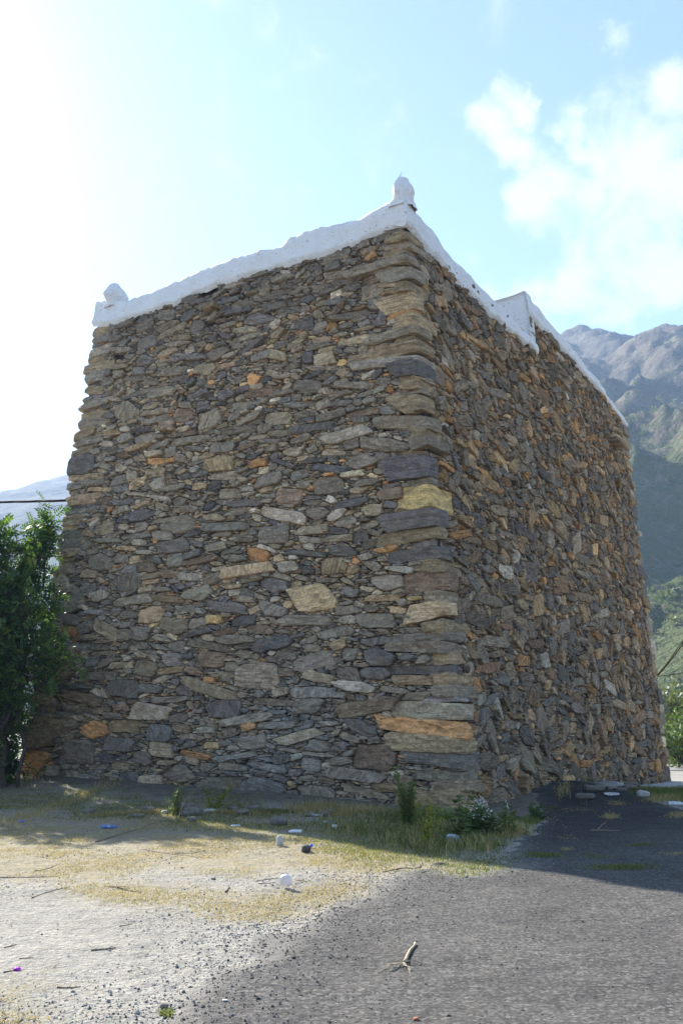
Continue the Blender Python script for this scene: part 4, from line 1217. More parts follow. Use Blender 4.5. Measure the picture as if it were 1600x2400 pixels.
weed('green_weed', wpx(412, 1878), 0.52, 8, 0.16, 0.07, 0.014, 70, M_WEED, 'slim upright green weed at the wall foot with needle-like leaves', rn=(0.5, 1))
weed('yellow_weed', wpx(492, 1902), 0.50, 8, 0.34, 0.07, 0.02, 45, M_YELLOW, 'small yellow-green bush weed beside dry sticks at the wall foot', rn=(0.2, 0.8))
weed('green_weed', wpx(952, 1945), 0.95, 13, 0.15, 0.08, 0.022, 75, M_WEED, 'tall bushy green weed standing against the near tower corner', rn=(0.35, 1))
weed('yellow_weed', wpx(1005, 1985), 0.66, 7, 0.16, 0.06, 0.022, 60, M_YELLOW, 'upright weed with yellow flowering tips near the tower corner', rn=(0.3, 1))
weed('leafy_weed', wpx(1085, 1965), 0.7, 7, 0.3, 0.15, 0.08, 16, M_WEED, 'broad-leaved dark green weed rising against the corner stones', droop=0.4, rn=(0, 0.6))
weed('flowering_weed', wpx(1130, 1962), 0.48, 14, 0.35, 0.11, 0.05, 50, M_WEED, 'low spreading weed with tiny white flowers below the corner', M_FLOWER, 0.3, (0.1, 0.7))
weed('leafy_weed', wpx(1255, 1920), 0.30, 12, 0.6, 0.07, 0.03, 90, M_WEED, 'low green weed mound beside the asphalt at the right wall', None, 0.3, (0, 0.6))
weed('flowering_weed', wpx(1185, 1955), 0.34, 10, 0.5, 0.07, 0.03, 60, M_YELLOW, 'dry straggly weed at the asphalt edge below the corner', None, 0.2, (0.0, 0.5))

# --- grass
def blades(P, h, w_, lean, rnd):
    n = len(P); az = rng.uniform(0, 6.283, n); d = np.stack([np.cos(az), np.sin(az), np.zeros(n)], -1); s_ = np.stack([-np.sin(az), np.cos(az), np.zeros(n)], -1)
    ph = rng.uniform(0, 6.283, n); s_ = np.stack([np.cos(ph), np.sin(ph), np.zeros(n)], -1)
    mid = P + d * (h * lean * 0.35)[:, None]; mid[:, 2] += h * 0.6
    tip = P + d * (h * lean)[:, None]; tip[:, 2] += h * np.clip(1 - 0.35 * lean, 0.15, 1)
    V = np.stack([P - s_ * w_[:, None] / 2, P + s_ * w_[:, None] / 2, mid + s_ * w_[:, None] * 0.35, mid - s_ * w_[:, None] * 0.35, tip], 1)
    i = np.arange(n)[:, None] * 5
    return V.reshape(-1, 3), i + np.array([[0, 1, 2, 3]]), i + np.array([[3, 2, 4]]), np.repeat(rnd, 5)
def grass_obj(name, sets, material, label=None):
    V, Q, T, r_, off = [], [], [], [], 0
    for b in sets:
        V.append(b[0]); Q.append(b[1] + off); T.append(b[2] + off); r_.append(b[3]); off += len(b[0])
    o = obj(name, mesh_np(name, np.vstack(V), [np.vstack(Q), np.vstack(T)], {'lrand': ('FLOAT', np.concatenate(r_))}), material)
    return tag(o, label, None, None, 'stuff')
def in_turf(x, y, key, jx=24, jy=9):
    z = ground_h(x, y, False)
    px_, py_, dz = project(np.stack([x, y, z], -1))
    px_ = px_ + jx * vnoise(x * 2.1, y * 2.1, 9.0) + rng.normal(0, 26, len(x)); py_ = py_ + jy * vnoise(x * 2.1, y * 2.1, 4.0) + rng.normal(0, 8, len(x))
    m = np.zeros(len(x), bool)
    for k, poly in TURF:
        if k.startswith(key): m |= in_poly(px_, py_, poly)
    return m & (dz > 1)
def scatter(n, x0, x1, y0, y1): return rng.uniform(x0, x1, n), rng.uniform(y0, y1, n)
def inside_tower(x, y):
    q = [p[:2] for p in inset(0.0)]
    return in_poly(x, y, [tuple(p) for p in q])
dry, grn = [], []
x, y = scatter(420000, -9, 3, 4.5, 21)
k = in_turf(x, y, 'dry') & (fbm(x * 1.1, y * 1.1, 6.0, 4) + 0.5 * vnoise(x * 6, y * 6, 3.0) > rng.normal(-0.12, 0.34, len(x))) & ~inside_tower(x, y)
x, y = x[k], y[k]; P = np.stack([x, y, surf_h(x, y) - 0.002], -1); n = len(x)
gmix = fbm(x * 0.8, y * 0.8, 11.0, 3)
dry.append(blades(P, rng.uniform(0.012, 0.04, n), rng.uniform(0.003, 0.007, n), rng.uniform(0.6, 2.4, n), np.clip(0.66 + 0.2 * rng.normal(size=n) - 0.4 * np.clip(gmix, 0, 1), 0, 1)))
x, y = scatter(150000, -7, 3, 8, 19)
k = in_turf(x, y, 'green') & (fbm(x * 1.3, y * 1.3, 16.0, 4) > rng.normal(-0.35, 0.35, len(x))) & ~inside_tower(x, y)
x, y = x[k], y[k]; P = np.stack([x, y, surf_h(x, y) - 0.002], -1); n = len(x)
dn, tt_ = seg_dist(x, y, CB, LB)
grn.append(blades(P, rng.uniform(0.02, 0.06, n) * (1 + 1.2 * np.exp(-(dn / 0.8) ** 2)), rng.uniform(0.004, 0.009, n), rng.uniform(0.4, 1.8, n), np.clip(0.5 + 0.25 * rng.normal(size=n), 0, 1)))
x, y = scatter(120000, -10, -1, 15, 22)
k = in_turf(x, y, 'shade') & (fbm(x * 1.2, y * 1.2, 26.0, 4) > rng.normal(0.05, 0.3, len(x))) & ~inside_tower(x, y)
x, y = x[k], y[k]; P = np.stack([x, y, surf_h(x, y) - 0.002], -1); n = len(x)
grn.append(blades(P, rng.uniform(0.02, 0.06, n), rng.uniform(0.004, 0.009, n), rng.uniform(0.5, 1.8, n), np.clip(0.6 + 0.3 * rng.normal(size=n), 0, 1)))
# rank grass at the foot of the corner
tall = [(700, 1885), (860, 1905), (1020, 1935), (1180, 1945), (1210, 1965), (1150, 1995), (1030, 2005), (900, 1975), (760, 1935)]
x, y = scatter(90000, -3, 4, 10, 18)
px_, py_, _z = project(np.stack([x, y, ground_h(x, y, False)], -1))
k = in_poly(px_ + rng.normal(0, 8, len(x)), py_ + rng.normal(0, 6, len(x)), tall) & ~inside_tower(x, y) & (fbm(x * 2, y * 2, 3.0, 2) > rng.normal(-0.2, 0.4, len(x)))
x, y = x[k], y[k]; P = np.stack([x, y, surf_h(x, y) - 0.01], -1); n = len(x)
isg = rng.random(n) < 0.6
hh = rng.uniform(0.05, 0.25, n)
bl_ = lambda mk, r0: blades(P[mk], hh[mk], rng.uniform(0.005, 0.010, mk.sum()), rng.uniform(0.3, 1.3, mk.sum()), np.clip(rng.normal(r0, 0.22, mk.sum()), 0, 1))
grn.append(bl_(isg, 0.35)); dry.append(bl_(~isg, 0.55))
# tufts growing out of the asphalt and along its far edge
for (cx, cy, rx, ry, nn_, gr_, hm_) in [(1270, 2004, 45, 6, 900, 1, 0.03), (1450, 2032, 75, 7, 1500, 1, 0.03), (1395, 2008, 40, 4, 350, 1, 0.02), (1500, 1977, 30, 5, 500, 1, 0.03), (1430, 1915, 20, 6, 400, 0, 0.06), (1442, 1884, 24, 4, 350, 0, 0.03), (1330, 1990, 18, 4, 150, 0, 0.02), (1352, 1898, 40, 8, 250, 0, 0.02),
                                       (1374, 1838, 28, 8, 900, 1, 0.22), (1320, 1850, 18, 6, 250, 0, 0.12), (1540, 1856, 60, 14, 2600, 1, 0.12), (1560, 1872, 50, 10, 1500, 0, 0.10), (1610, 1860, 40, 22, 2600, 1, 0.14), (1590, 1910, 30, 8, 500, 0, 0.04), (1580, 2000, 25, 5, 150, 0, 0.02), (1270, 1920, 35, 8, 250, 0, 0.03), (390, 2376, 14, 8, 250, 1, 0.03), (1330, 1963, 40, 8, 100, 0, .02),
                                       (330, 1868, 120, 8, 1500, 0, 0.10), (520, 1882, 90, 6, 1100, 0, 0.10), (640, 1893, 70, 6, 900, 1, 0.09), (60, 1842, 70, 8, 900, 0, 0.10), (1200, 1950, 40, 14, 1200, 0, 0.12), (1240, 1925, 26, 10, 700, 1, 0.10), (980, 1925, 90, 8, 1600, 1, 0.28), (850, 1915, 70, 8, 1000, 0, 0.24),
                                       (740, 1900, 70, 14, 1200, 0, 0.16), (590, 1905, 60, 8, 500, 0, 0.07), (150, 1850, 150, 16, 1800, 0, 0.09)]:
    c0 = at_px(cx, cy); ex = at_px(cx + rx, cy)[:2] - c0[:2]; ey = at_px(cx, cy + ry)[:2] - c0[:2]
    a = rng.normal(0, 0.5, (nn_, 2)); xy = c0[:2] + a[:, :1] * ex + a[:, 1:] * ey
    k = ~inside_tower(xy[:, 0], xy[:, 1]); xy = xy[k]; n = len(xy)
    P = np.stack([xy[:, 0], xy[:, 1], surf_h(xy[:, 0], xy[:, 1]) - 0.004], -1)
    (grn if gr_ else dry).append(blades(P, hm_ * rng.uniform(0.4, 1.2, n), np.full(n, 0.007), rng.uniform(0.3, 1.6, n), np.clip(rng.normal(0.5, 0.25, n), 0, 1)))
grass_obj('dry_grass', dry, M_STRAW); grass_obj('green_grass', grn, M_GRASS)
print('blades', sum(len(b[1]) for b in dry + grn))

# --- loose gravel
OCT = np.array([(1, 0, 0), (0, 1, 0), (-1, 0, 0), (0, -1, 0), (0, 0, 1), (0, 0, -1)], float)
OCF = np.array([(0, 1, 4), (1, 2, 4), (2, 3, 4), (3, 0, 4), (1, 0, 5), (2, 1, 5), (3, 2, 5), (0, 3, 5)])
m_, nt_, b_ = mat('gravel_stone'); n_ = NT(nt_)
finish(b_, n_, n_.mix(1.0, n_.attr('scol'), n_.ramp(n_.noise(n_.coord('Object'), 60, 3), [(0.3, 0.75), (0.7, 1.2)]), 'MULTIPLY'), 0.92, None, 0.2)
M_PEB = m_
def gravel(name, x, y, r_, col):
    n = len(x); az = rng.uniform(0, 6.28, n); ca, sa = np.cos(az), np.sin(az)
    J = OCT[None] * rng.uniform(0.6, 1.35, (n, 6, 3)) * (r_[:, None] * rng.uniform(0.6, 1.3, (n, 3)) * np.array((1, 1, 0.6)))[:, None, :] + rng.normal(0, 0.12, (n, 6, 3)) * r_[:, None, None]
    X = J[..., 0] * ca[:, None] - J[..., 1] * sa[:, None]; Y = J[..., 0] * sa[:, None] + J[..., 1] * ca[:, None]
    V = np.stack([X + x[:, None], Y + y[:, None], J[..., 2] + (surf_h(x, y) + r_ * 0.2)[:, None]], -1).reshape(-1, 3)
    F = (np.arange(n)[:, None, None] * 6 + OCF[None]).reshape(-1, 3)
    return tag(obj(name, mesh_np(name, V, F, {'scol': ('FLOAT_COLOR', np.repeat(col, 6, 0))}), M_PEB), kind='stuff')
x, y = scatter(300000, -7, 4.5, 4.2, 16)
sdv = asphalt_sd(x, y)
dens = np.exp(-(sdv / 0.55) ** 2) * 1.0 + np.where(sdv < 0, 0.42, 0.07) * np.clip(0.6 + 1.4 * fbm(x * 0.9, y * 0.9, 31.0, 3), 0.05, 2)
dens *= np.clip(12 / np.maximum(y, 4) - 0.4, 0.15, 1.2)
k = (rng.random(len(x)) < dens * 0.5) & ~inside_tower(x, y); x, y, sdv = x[k], y[k], sdv[k]
r_ = np.clip(rng.lognormal(math.log(0.0052), 0.42, len(x)), 0.003, 0.02)
g_ = np.where(rng.random(len(x)) < sstep(-0.7, 0.15, sdv) * 0.85, rng.uniform(0.05, 0.13, len(x)), rng.uniform(0.12, 0.34, len(x)))
gravel('gravel', x, y, r_, g_[:, None] * np.array((1.03, 1.0, 0.95)))
print('gravel', len(x))

# --- fallen twigs
def twig(pix, rad, label, material=M_TWIG, lift=0.0, forks=2, name='fallen_twig', group='twigs strewn on the dirt'):
    rad = rad * 0.75
    P = np.array([at_px(*q) for q in pix]); L = np.linalg.norm(P[-1] - P[0])
    t = np.linspace(0, 1, len(P)); tt = np.linspace(0, 1, 9)
    Q = np.stack([np.interp(tt, t, P[:, k]) for k in range(3)], -1)
    Q[:, 0] += 0.03 * L * vnoise(tt * 4, P[0, 0] * 9); Q[:, 1] += 0.03 * L * vnoise(tt * 4, P[0, 1] * 9)
    Q[:, 2] = surf_h(Q[:, 0], Q[:, 1]) + rad * 0.8 + lift * tt
    m = MB(); m.tube(Q, np.linspace(rad, rad * 0.45, 9), 6)
    for k in range(forks):
        s0 = Q[rng.integers(2, 8)]; d = (Q[-1] - Q[0]) * 0.25; e = s0 + np.array((d[0] + rng.normal(0, 0.12) * L, d[1] + rng.normal(0, 0.12) * L, 0.01 + lift * 0.3))
        m.tube([s0, (s0 + e) / 2 + (0, 0, 0.008), e], [rad * 0.5, rad * 0.4, rad * 0.2], 5)
    o = obj(name, m.mesh(name, True), material)
    return tag(o, label, 'twig', group)
twig([(228, 1974), (280, 1962), (330, 1950), (352, 1940), (346, 1925)], 0.013, 'long crooked brown branch with upturned pale tip on the grass', lift=0.05)
twig([(320, 1990), (400, 2000), (500, 2012)], 0.006, 'long thin dark twig lying across the dry grass')
TW = [([(0, 2056), (60, 2057), (135, 2055)], 0.007, 'long straight dark twig at the border of bare dirt and dry grass'), ([(70, 2106), (110, 2092), (165, 2080)], 0.006, 'curved thin twig on bare dirt below the long straight twig'),
      ([(215, 2228), (240, 2226), (272, 2222)], 0.008, 'thick reddish brown twig lying alone on pale gravelly dirt'), ([(281, 2172), (312, 2166)], 0.006, 'short twig on bare dirt just below the dry grass strip'), ([(85, 2042), (120, 2035), (140, 2024)], 0.006, 'short bent twig in the dry grass above the long straight twig'),
      ([(250, 2078), (290, 2085), (332, 2092)], 0.009, 'stout dark crooked twig on the bare patch between grass strips'), ([(600, 2066), (640, 2060), (668, 2058)], 0.006, 'thin curved twig ending at the frosted plastic cup'), ([(690, 2062), (722, 2068)], 0.008, 'short reddish twig sticking out past the plastic cup'),
      ([(605, 2072), (635, 2072)], 0.007, 'short dark stick beside the frosted plastic cup'), ([(528, 2092), (538, 2080)], 0.012, 'stubby dark wood chip on the bare dirt patch'), ([(10, 2222), (40, 2214)], 0.006, 'thin dry brown twig lying on open pale dirt'), ([(45, 2248), (80, 2245)], 0.006, 'thin dry brown twig lying on open pale dirt'), ([(135, 2315), (190, 2314)], 0.006, 'thin dry brown twig lying on open pale dirt'),
      ([(410, 2000), (480, 1995)], 0.005, 'fine brown twig in the middle of the straw-coloured grass'), ([(10, 2280), (40, 2274)], 0.007, 'twig touching the magenta plastic scrap')]
for pix, rd_, lab_ in TW:
    twig(pix, rd_, lab_, forks=1)
twig([(900, 2044), (940, 2036), (985, 2034)], 0.009, 'reddish twig lying at the asphalt edge below the grass verge')
twig([(1385, 1946), (1420, 1946), (1455, 1947)], 0.007, 'thin pale stick lying on the shaded asphalt', M_TWIGPALE, forks=0)
twig([(1400, 1945), (1412, 1938), (1420, 1934)], 0.006, 'short pale stick leaning on the stick on shaded asphalt', M_TWIGPALE, 0.06, 0)
twig([(1120, 1984), (1160, 1983), (1190, 1984)], 0.014, 'short charred black stick at the grassy asphalt edge', M_CABLE, forks=0)
twig([(417, 1917), (432, 1890), (452, 1868)], 0.010, 'pale dry stick leaning on a stone at the wall foot', M_TWIGPALE, 0.30, 1)
twig([(440, 1918), (445, 1890), (450, 1870)], 0.008, 'second pale stick propped steeply at the wall foot', M_TWIGPALE, 0.25, 0)
twig([(530, 1907), (522, 1890), (514, 1878)], 0.007, 'thin pale stick standing beside the yellow weed', M_TWIGPALE, 0.12, 0)
for k in range(16):
    x0, y0 = rng.uniform(700, 900), rng.uniform(1888, 1930)
    twig([(x0, y0), (x0 + rng.uniform(20, 70), y0 + rng.uniform(-8, 16))], rng.uniform(0.003, 0.006), 'dry straw-coloured stalk in the tangled grass at the wall foot', M_TWIGPALE, rng.uniform(0.02, 0.2), 1, 'dry_stalk', 'stalks tangled at the wall foot')
for k in range(22):
    x0, y0 = rng.uniform(10, 330), rng.uniform(1815, 1875)
    twig([(x0, y0), (x0 + rng.uniform(-70, 70), y0 + rng.uniform(-6, 14))], rng.uniform(0.004, 0.008), 'dry grey brushwood stick heaped under the tree at the wall', M_TWIG, rng.uniform(0.02, 0.22), 2, 'brushwood_stick', 'brushwood under the tree')
# uprooted stalk on the asphalt
r0 = at_px(946, 2262); r1 = at_px(972, 2214)
m = MB(); ax_ = wander(r0 + (0, 0, 0.016), r1 + (0, 0, 0.012), 8, 0.03, 3.0); m.tube(ax_, np.linspace(0.012, 0.008, 8), 7)
t = empty('uprooted_stalk', r0, 'dry pale stalk with splayed roots lying on sunny asphalt', 'stick')
obj('stalk', m.mesh('stalk', True), M_TWIGPALE, t)
for k in range(9):
    az = rng.uniform(-2.9, -0.2) if k < 7 else rng.uniform(-0.3, 0.4); L_ = rng.uniform(0.08, 0.24)
    e = r0 + np.array((math.cos(az) * L_, math.sin(az) * L_, 0.0)); e[2] = surf_h(e[0], e[1]) + 0.004
    m = MB(); m.tube(wander(r0 + (0, 0, 0.016), e, 6, 0.14, k * 3.3), np.linspace(0.004, 0.0014, 6), 5)
    obj('root', m.mesh('root', True), M_TWIGPALE, t)

# --- loose rocks
def rock(pix, size, label, material=M_ROCK, asp=(1, 0.75, 0.55), rz=None, group=None):
    c = at_px(*pix); sd_ = pix[0] * 0.37
    V = rock_shape(RBV2, 3.2, 0.16, 0.06, sd_, 0.2, 9) * np.array(asp) * size / 2
    a = rng.uniform(0, 6.28) if rz is None else rz
    X = V[:, 0] * math.cos(a) - V[:, 1] * math.sin(a); Y = V[:, 0] * math.sin(a) + V[:, 1] * math.cos(a)
    o = obj('rock', mesh_np('rock', np.stack([X, Y, V[:, 2]], -1), RBQ2), material, None, (c[0], c[1], c[2] + asp[2] * size * 0.38))
    return tag(o, label, 'rock', group)
rock((653, 1934), 0.26, 'rounded grey rock on the grass near the white bottle', M_ROCK, (1, 0.7, 0.6), 0.3)
rock((655, 1982), 0.15, 'small upright pale flat stone on the dry grass', M_ROCKPALE, (0.6, 0.5, 1.0), 0.6)
rock((717, 1996), 0.15, 'small dark stone beside the blue cap', m_simple('dark_rock', [(0.04, 0.04, 0.04), (0.1, 0.1, 0.1)], 20), (1, 0.7, 0.7))
rock((492, 1906), 0.22, 'pale flat stone under the yellow weed', M_ROCKPALE, (1, 0.7, 0.4), 0.2)
rock((425, 1898), 0.40, 'broad grey slab at the wall foot under dry sticks', M_ROCK, (1, 0.7, 0.35), 0.2)
rock((452, 1880), 0.30, 'grey block against the wall behind dry sticks', M_ROCK, (1, 0.8, 0.6), 0.8)
rock((450, 1925), 0.16, 'small grey stone between the sticks and the grass', M_ROCK)
rock((388, 1868), 0.12, 'small white stone beside the slim green weed', M_ROCKPALE)
rock((315, 1914), 0.20, 'flat grey stone sunk in the shaded grass', M_ROCK, (1, 0.7, 0.3))
rock((570, 1880), 0.24, 'flat stone lying on the bare earth at the wall foot', M_ROCK, (1, 0.7, 0.35))
rock((500, 2062), 0.05, 'tiny dark pebble on the pale dirt', M_ROCK)
rock((385, 2362), 0.05, 'tiny grey pebble beside the small green sprout', M_ROCK)
RR_ = 'grey-brown flat stone on the gravel bank along the right wall'
for q in [(1392, 1854), (1408, 1848), (1455, 1854), (1476, 1852), (1480, 1845), (1370, 1858), (1432, 1850)]: rock(q, rng.uniform(0.2, 0.42), RR_, M_ROCK, (1, 0.6, 0.34), rng.uniform(-0.4, 0.6), 'stones along the right wall')
rock((1506, 1868), 0.26, 'white lump of rubble beside the grass at the rear', M_ROCKPALE)
rock((1380, 1862), 0.16, 'pale chip of stone on the black gravel', M_ROCKPALE)
for k in range(16):          # stones dropped from the wall
    x0 = rng.uniform(180, 1010); y0 = 1838 + (x0 - 41) * 0.075 + rng.uniform(8, 24)
    rock((x0, y0), rng.uniform(0.10, 0.26), 'fallen schist stone lying in the litter at the left wall foot', M_ROCK, (1, 0.7, 0.42), None, 'stones fallen from the left wall')
# pale concrete ledge along the foot of the right wall
u_ = np.linspace(FR.uv(1405, 1826)[0], FR.W - 0.2, 20)
d0 = FR.P(u_, np.full(20, 0.0), 0.02); d1 = FR.P(u_, np.full(20, 0.0), 0.42 + 0.06 * vnoise(u_ * 2, 1.0))
ztop = np.maximum(ground_h(d1[:, 0], d1[:, 1]), ground_h(d0[:, 0], d0[:, 1])) + 0.09
A = np.stack([np.c_[d0[:, :2], ztop], np.c_[d1[:, :2], ztop], np.c_[d1[:, :2] , ztop - 0.3], np.c_[d0[:, :2], ztop - 0.3]], 0)
m = MB(); m.add(A.reshape(-1, 3), grid_faces(4, 20)); m.add(A[:, 0], [(0, 1, 2, 3)]); m.add(A[:, -1], [(3, 2, 1, 0)])
tag(obj('concrete_ledge', m.mesh('concrete_ledge'), M_CONC), 'low pale concrete ledge along the foot of the right wall', 'ledge')

# --- litter
def lathe(prof, n=16, crush=0.0, seed=0.0):
    prof = np.array(prof, float); m = len(prof); th = np.arange(n) * 2 * math.pi / n
    Z, T_ = np.meshgrid(prof[:, 0], th, indexing='ij'); r_ = prof[:, 1][:, None] * (1 + crush * fbm(np.cos(T_) * 1.5 + seed, np.sin(T_) * 1.5, Z * 22, 3))
    V = np.stack([Z, r_ * np.cos(T_), r_ * np.sin(T_) * (1 - crush * 0.8)], -1).reshape(-1, 3)
    i = np.arange(m - 1)[:, None] * n; j = np.arange(n)[None]; k = (j + 1) % n
    return V, np.stack([i + j, i + k, i + n + k, i + n + j], -1).reshape(-1, 4)
def bottle(pix, L, rz, body, cap, label, crush=0.35, wrap=None, seed=1.0):
    c = at_px(*pix); t = empty('plastic_bottle', c, label, 'bottle')
    rb = L * 0.16
    M3 = Matrix.Rotation(rz, 3, 'Z'); Mr = np.array(M3)
    def put(nm, V, Q, mt):
        W = V @ Mr.T + c + np.array((0, 0, rb * 0.75)); obj(nm, mesh_np(nm, W, Q, None, True), mt, t)
    V, Q = lathe([(-0.5 * L, 0.0), (-0.5 * L, rb * 0.85), (-0.46 * L, rb), (-0.3 * L, rb * 0.96), (-0.2 * L, rb), (-0.1 * L, rb * 0.9), (0.05 * L, rb), (0.18 * L, rb * 0.95), (0.3 * L, rb * 0.62), (0.38 * L, rb * 0.4), (0.44 * L, rb * 0.38)], 18, crush, seed); put('body', V, Q, body)
    V, Q = lathe([(0.41 * L, 0.0), (0.41 * L, rb * 0.46), (0.5 * L, rb * 0.46), (0.5 * L, 0.0)], 14); put('cap', V, Q, cap)
    if wrap:
        V, Q = lathe([(-0.12 * L, rb * 1.0), (-0.08 * L, rb * 1.03), (0.06 * L, rb * 1.05), (0.1 * L, rb * 1.0)], 18, crush, seed); put('wrapper', V, Q, wrap)
    return t
BLUE = m_plastic('blue_plastic', (0.10, 0.24, 0.62), 0.3, 0.8); BLUED = m_plastic('blue_cap_plastic', (0.06, 0.14, 0.65), 0.35, 1.0)
CLEAR = m_plastic('cloudy_plastic', (0.55, 0.62, 0.68), 0.2, 0.55); WHITE = m_plastic('white_plastic', (0.72, 0.72, 0.74), 0.35, 0.95); PURP = m_plastic('purple_plastic', (0.28, 0.06, 0.42), 0.4, 1.0); PALEB = m_plastic('pale_blue_plastic', (0.45, 0.62, 0.78), 0.3, 0.9); PINK = m_plastic('magenta_plastic', (0.5, 0.04, 0.5), 0.4, 1.0)
bottle((257, 1940), 0.23, R(-8), BLUE, BLUED, 'crushed blue plastic bottle lying in the left grass', 0.45, CLEAR, 1.0)
bottle((690, 1953), 0.21, R(176), WHITE, PURP, 'white plastic bottle with purple cap on dry grass', 0.25, None, 2.0)
bottle((742, 1914), 0.20, R(-20), CLEAR, WHITE, 'clear plastic bottle among dry stalks at the wall foot', 0.4, None, 3.0)
bottle((771, 1931), 0.20, R(-30), CLEAR, BLUED, 'clear bottle with blue wrapper in the tangled grass', 0.45, BLUE, 4.0)
bottle((865, 1929), 0.19, R(15), PALEB, WHITE, 'pale blue crushed bottle half hidden in the tall grass', 0.5, None, 5.0)
bottle((1586, 1888), 0.30, R(-20), WHITE, WHITE, 'white plastic bottle lying by the rear grass edge', 0.2, None, 6.0)
def scrap(name, pix, s_, label, material, cat, asp=(1, 0.8, 0.5), seed=0.0, lift=0.4, rz=0.0):
    c = at_px(*pix); V = rock_shape(RBV2, 2.6, 0.45, 0.15, seed, 0.2, 6) * np.array(asp) * s_ / 2
    V = V @ np.array(Matrix.Rotation(rz, 3, 'Z')).T
    o = obj(name, mesh_np(name, V, RBQ2), material, None, (c[0], c[1], c[2] + asp[2] * s_ * lift)); return tag(o, label, cat)
scrap('crumpled_bag', (1060, 1976), 0.19, 'pale blue crumpled plastic bag in grass below the corner', PALEB, 'plastic bag', (1, 0.6, 0.62), 2.2, 0.45)
scrap('paper_scrap', (784, 1942), 0.09, 'small white crumpled scrap beside the dry stalks', WHITE, 'litter', (1, 0.8, 0.8), 3.2)
scrap('paper_scrap', (553, 1938), 0.16, 'torn white paper scrap on the dry grass', WHITE, 'litter', (1, 0.4, 0.25), 4.2, 0.4, 0.5)
scrap('plastic_scrap', (52, 1926), 0.08, 'tiny blue plastic scrap in the shaded left grass', BLUED, 'litter', (1, 0.6, 0.4), 5.2)
scrap('plastic_scrap', (41, 2275), 0.045, 'small magenta plastic scrap on the pale dirt', PINK, 'litter', (1, 0.7, 0.6), 6.2)
scrap('plastic_scrap', (1432, 1862), 0.32, 'flat white plastic piece on black gravel at the right wall', WHITE, 'litter', (1, 0.5, 0.18), 7.2)
scrap('paper_scrap', (528, 2346), 0.035, 'tiny white paper scrap on the gravelly asphalt edge', WHITE, 'litter', (1, 0.5, 0.3), 8.2)
scrap('brick_chip', (975, 2391), 0.03, 'tiny red-brown chip on the sunny asphalt', m_simple('red_chip', [(0.3, 0.09, 0.04), (0.4, 0.14, 0.07)], 30), 'litter', (1, 0.8, 0.6), 9.2)
c = at_px(727, 1989); V, Q = lathe([(-0.012, 0.0), (-0.012, 0.028), (0.012, 0.028), (0.012, 0.025), (-0.008, 0.024), (-0.008, 0)], 16)
V = V @ np.array(Matrix.Rotation(R(60), 3, 'Y')).T
tag(obj('bottle_cap', mesh_np('bottle_cap', V * 1.3, Q, None, True), BLUED, None, (c[0], c[1], c[2] + 0.03)), 'single bright blue bottle cap beside the dark stone', 'bottle cap')
c = at_px(668, 2082); V, Q = lathe([(0, 0.0), (0, 0.05), (0.006, 0.058), (0.03, 0.064), (0.034, 0.066), (0.034, 0.063), (0.02, 0.06), (0.004, 0.045), (0.004, 0)], 22, 0.12, 4.0)
V = V @ np.array(Matrix.Rotation(R(70), 3, 'Z') @ Matrix.Rotation(R(-12), 3, 'Y')).T
tag(obj('plastic_cup', mesh_np('plastic_cup', V, Q, None, False), m_plastic('frosted_plastic', (0.75, 0.72, 0.74), 0.3, 0.75), None, (c[0], c[1], c[2] + 0.062)), 'frosted plastic cup base standing on edge on pale dirt', 'cup')

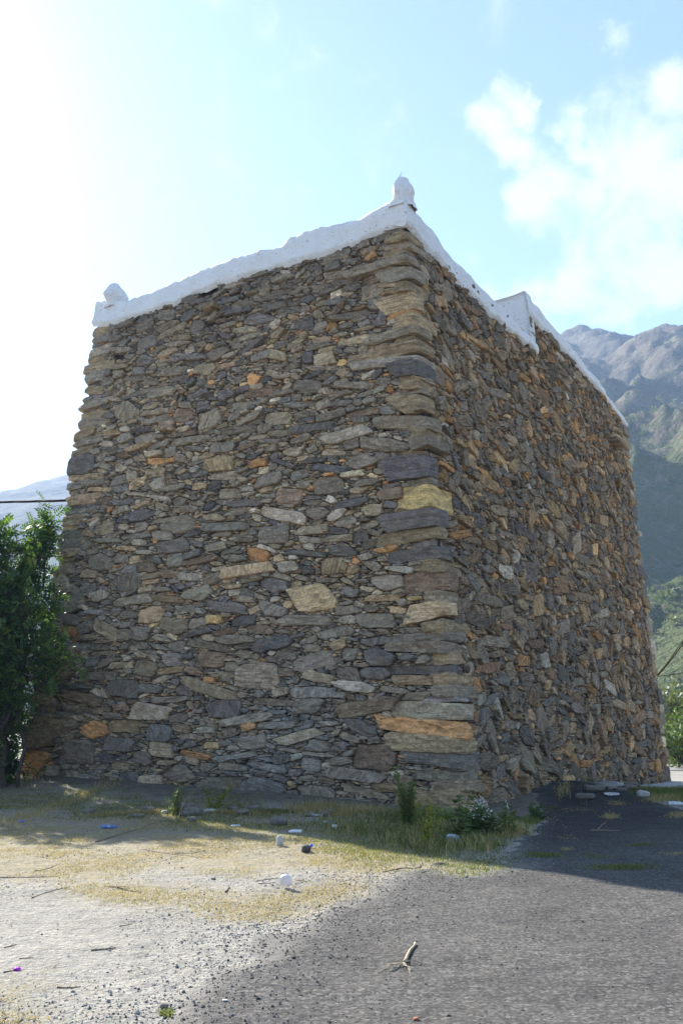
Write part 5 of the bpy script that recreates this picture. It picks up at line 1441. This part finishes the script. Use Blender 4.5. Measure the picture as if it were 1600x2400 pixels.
# ------------------------------------------------------------------ hillside growth
def shrub(c, r_, n, material, label, group=None, asp=0.8):
    t = empty('shrub', c, label, 'shrub', group)
    m = MB(); parts = []
    cl = c + np.array((0, 0, r_ * asp)) + rng.normal(0, 0.42, (14, 3)) * r_ * np.array((1, 1, asp))
    for q in cl: m.tube(wander(c - (0, 0, 0.1), q, 5, 0.1, rng.uniform(0, 50)), np.linspace(r_ * 0.04, r_ * 0.012, 5), 5, False)
    k = rng.integers(0, 14, n); P = cl[k] + rng.normal(0, 0.19, (n, 3)) * r_
    parts.append(leaf_quads(P, rng.normal(size=(n, 3)), rng.normal(size=(n, 3)), np.full(n, r_ * 0.16) * rng.uniform(0.6, 1.3, n), np.full(n, r_ * 0.08), np.clip(rng.normal(0.5, 0.22, n), 0, 1)))
    obj('stem', m.mesh('stem'), M_BARK, t); leaves_obj('crown', parts, material, t)
    return t
def gpos(x, d):
    p = at_dist(x, 1700, d); return np.array((p[0], p[1], float(ground_h(p[0], p[1], False))))
M_BRIGHT = m_leaf('fresh_leaf', [(0.06, 0.10, 0.028), (0.10, 0.145, 0.045), (0.16, 0.20, 0.07)], 0.3)
shrub(gpos(1602, 52), 1.7, 2200, M_BRIGHT, 'bright green shrub beside the road behind the tower')
shrub(gpos(1580, 58), 1.5, 1800, M_SHRUB, 'grey-green shrub between the tower and the bright green shrub')
shrub(gpos(1625, 66), 2.6, 2200, M_SHRUB, 'large pale shrub behind the bright roadside shrub')
shrub(gpos(1568, 74), 3.0, 2400, M_SHRUB, 'tall thin-leaved shrub just past the rear tower edge')
shrub(gpos(1660, 55), 2.2, 1600, M_BRIGHT, 'bushy green shrub farther along the road')
idx = rng.integers(0, MX.size, 30000)
fx, fy, fz = MX.ravel()[idx], MY.ravel()[idx], MZ.ravel()[idx]
rad_ = np.hypot(fx, fy); gn = fbm(fx * 0.02, fy * 0.02, 3.0, 3)
k = (fz > -0.5) & (rad_ < 620) & (rng.random(len(fx)) < np.clip(0.5 + 0.9 * gn, 0.05, 1) * np.clip(1.3 - rad_ / 600, 0.05, 1) * 0.34)
fx, fy, fz = fx[k], fy[k], fz[k]; n = len(fx); nl = 26
rs_ = rng.uniform(0.6, 1.9, n); tone = np.clip(rng.normal(0.42, 0.22, n), 0, 1)
C_ = np.stack([fx + rng.normal(0, 2, n), fy + rng.normal(0, 2, n), fz + rs_ * 0.45], -1)
P = (C_[:, None] + rng.normal(0, 0.45, (n, nl, 3)) * rs_[:, None, None] * np.array((1, 1, 0.6))).reshape(-1, 3)
rr = np.repeat(rs_, nl)
o = leaves_obj('hillside_shrubs', [leaf_quads(P, rng.normal(size=P.shape), rng.normal(size=P.shape), rr * 0.6, rr * 0.42, np.clip(np.repeat(tone, nl) + rng.normal(0, 0.1, len(P)), 0, 1))], M_SHRUB, None)
tag(o, kind='stuff')
print('hill shrubs', n)
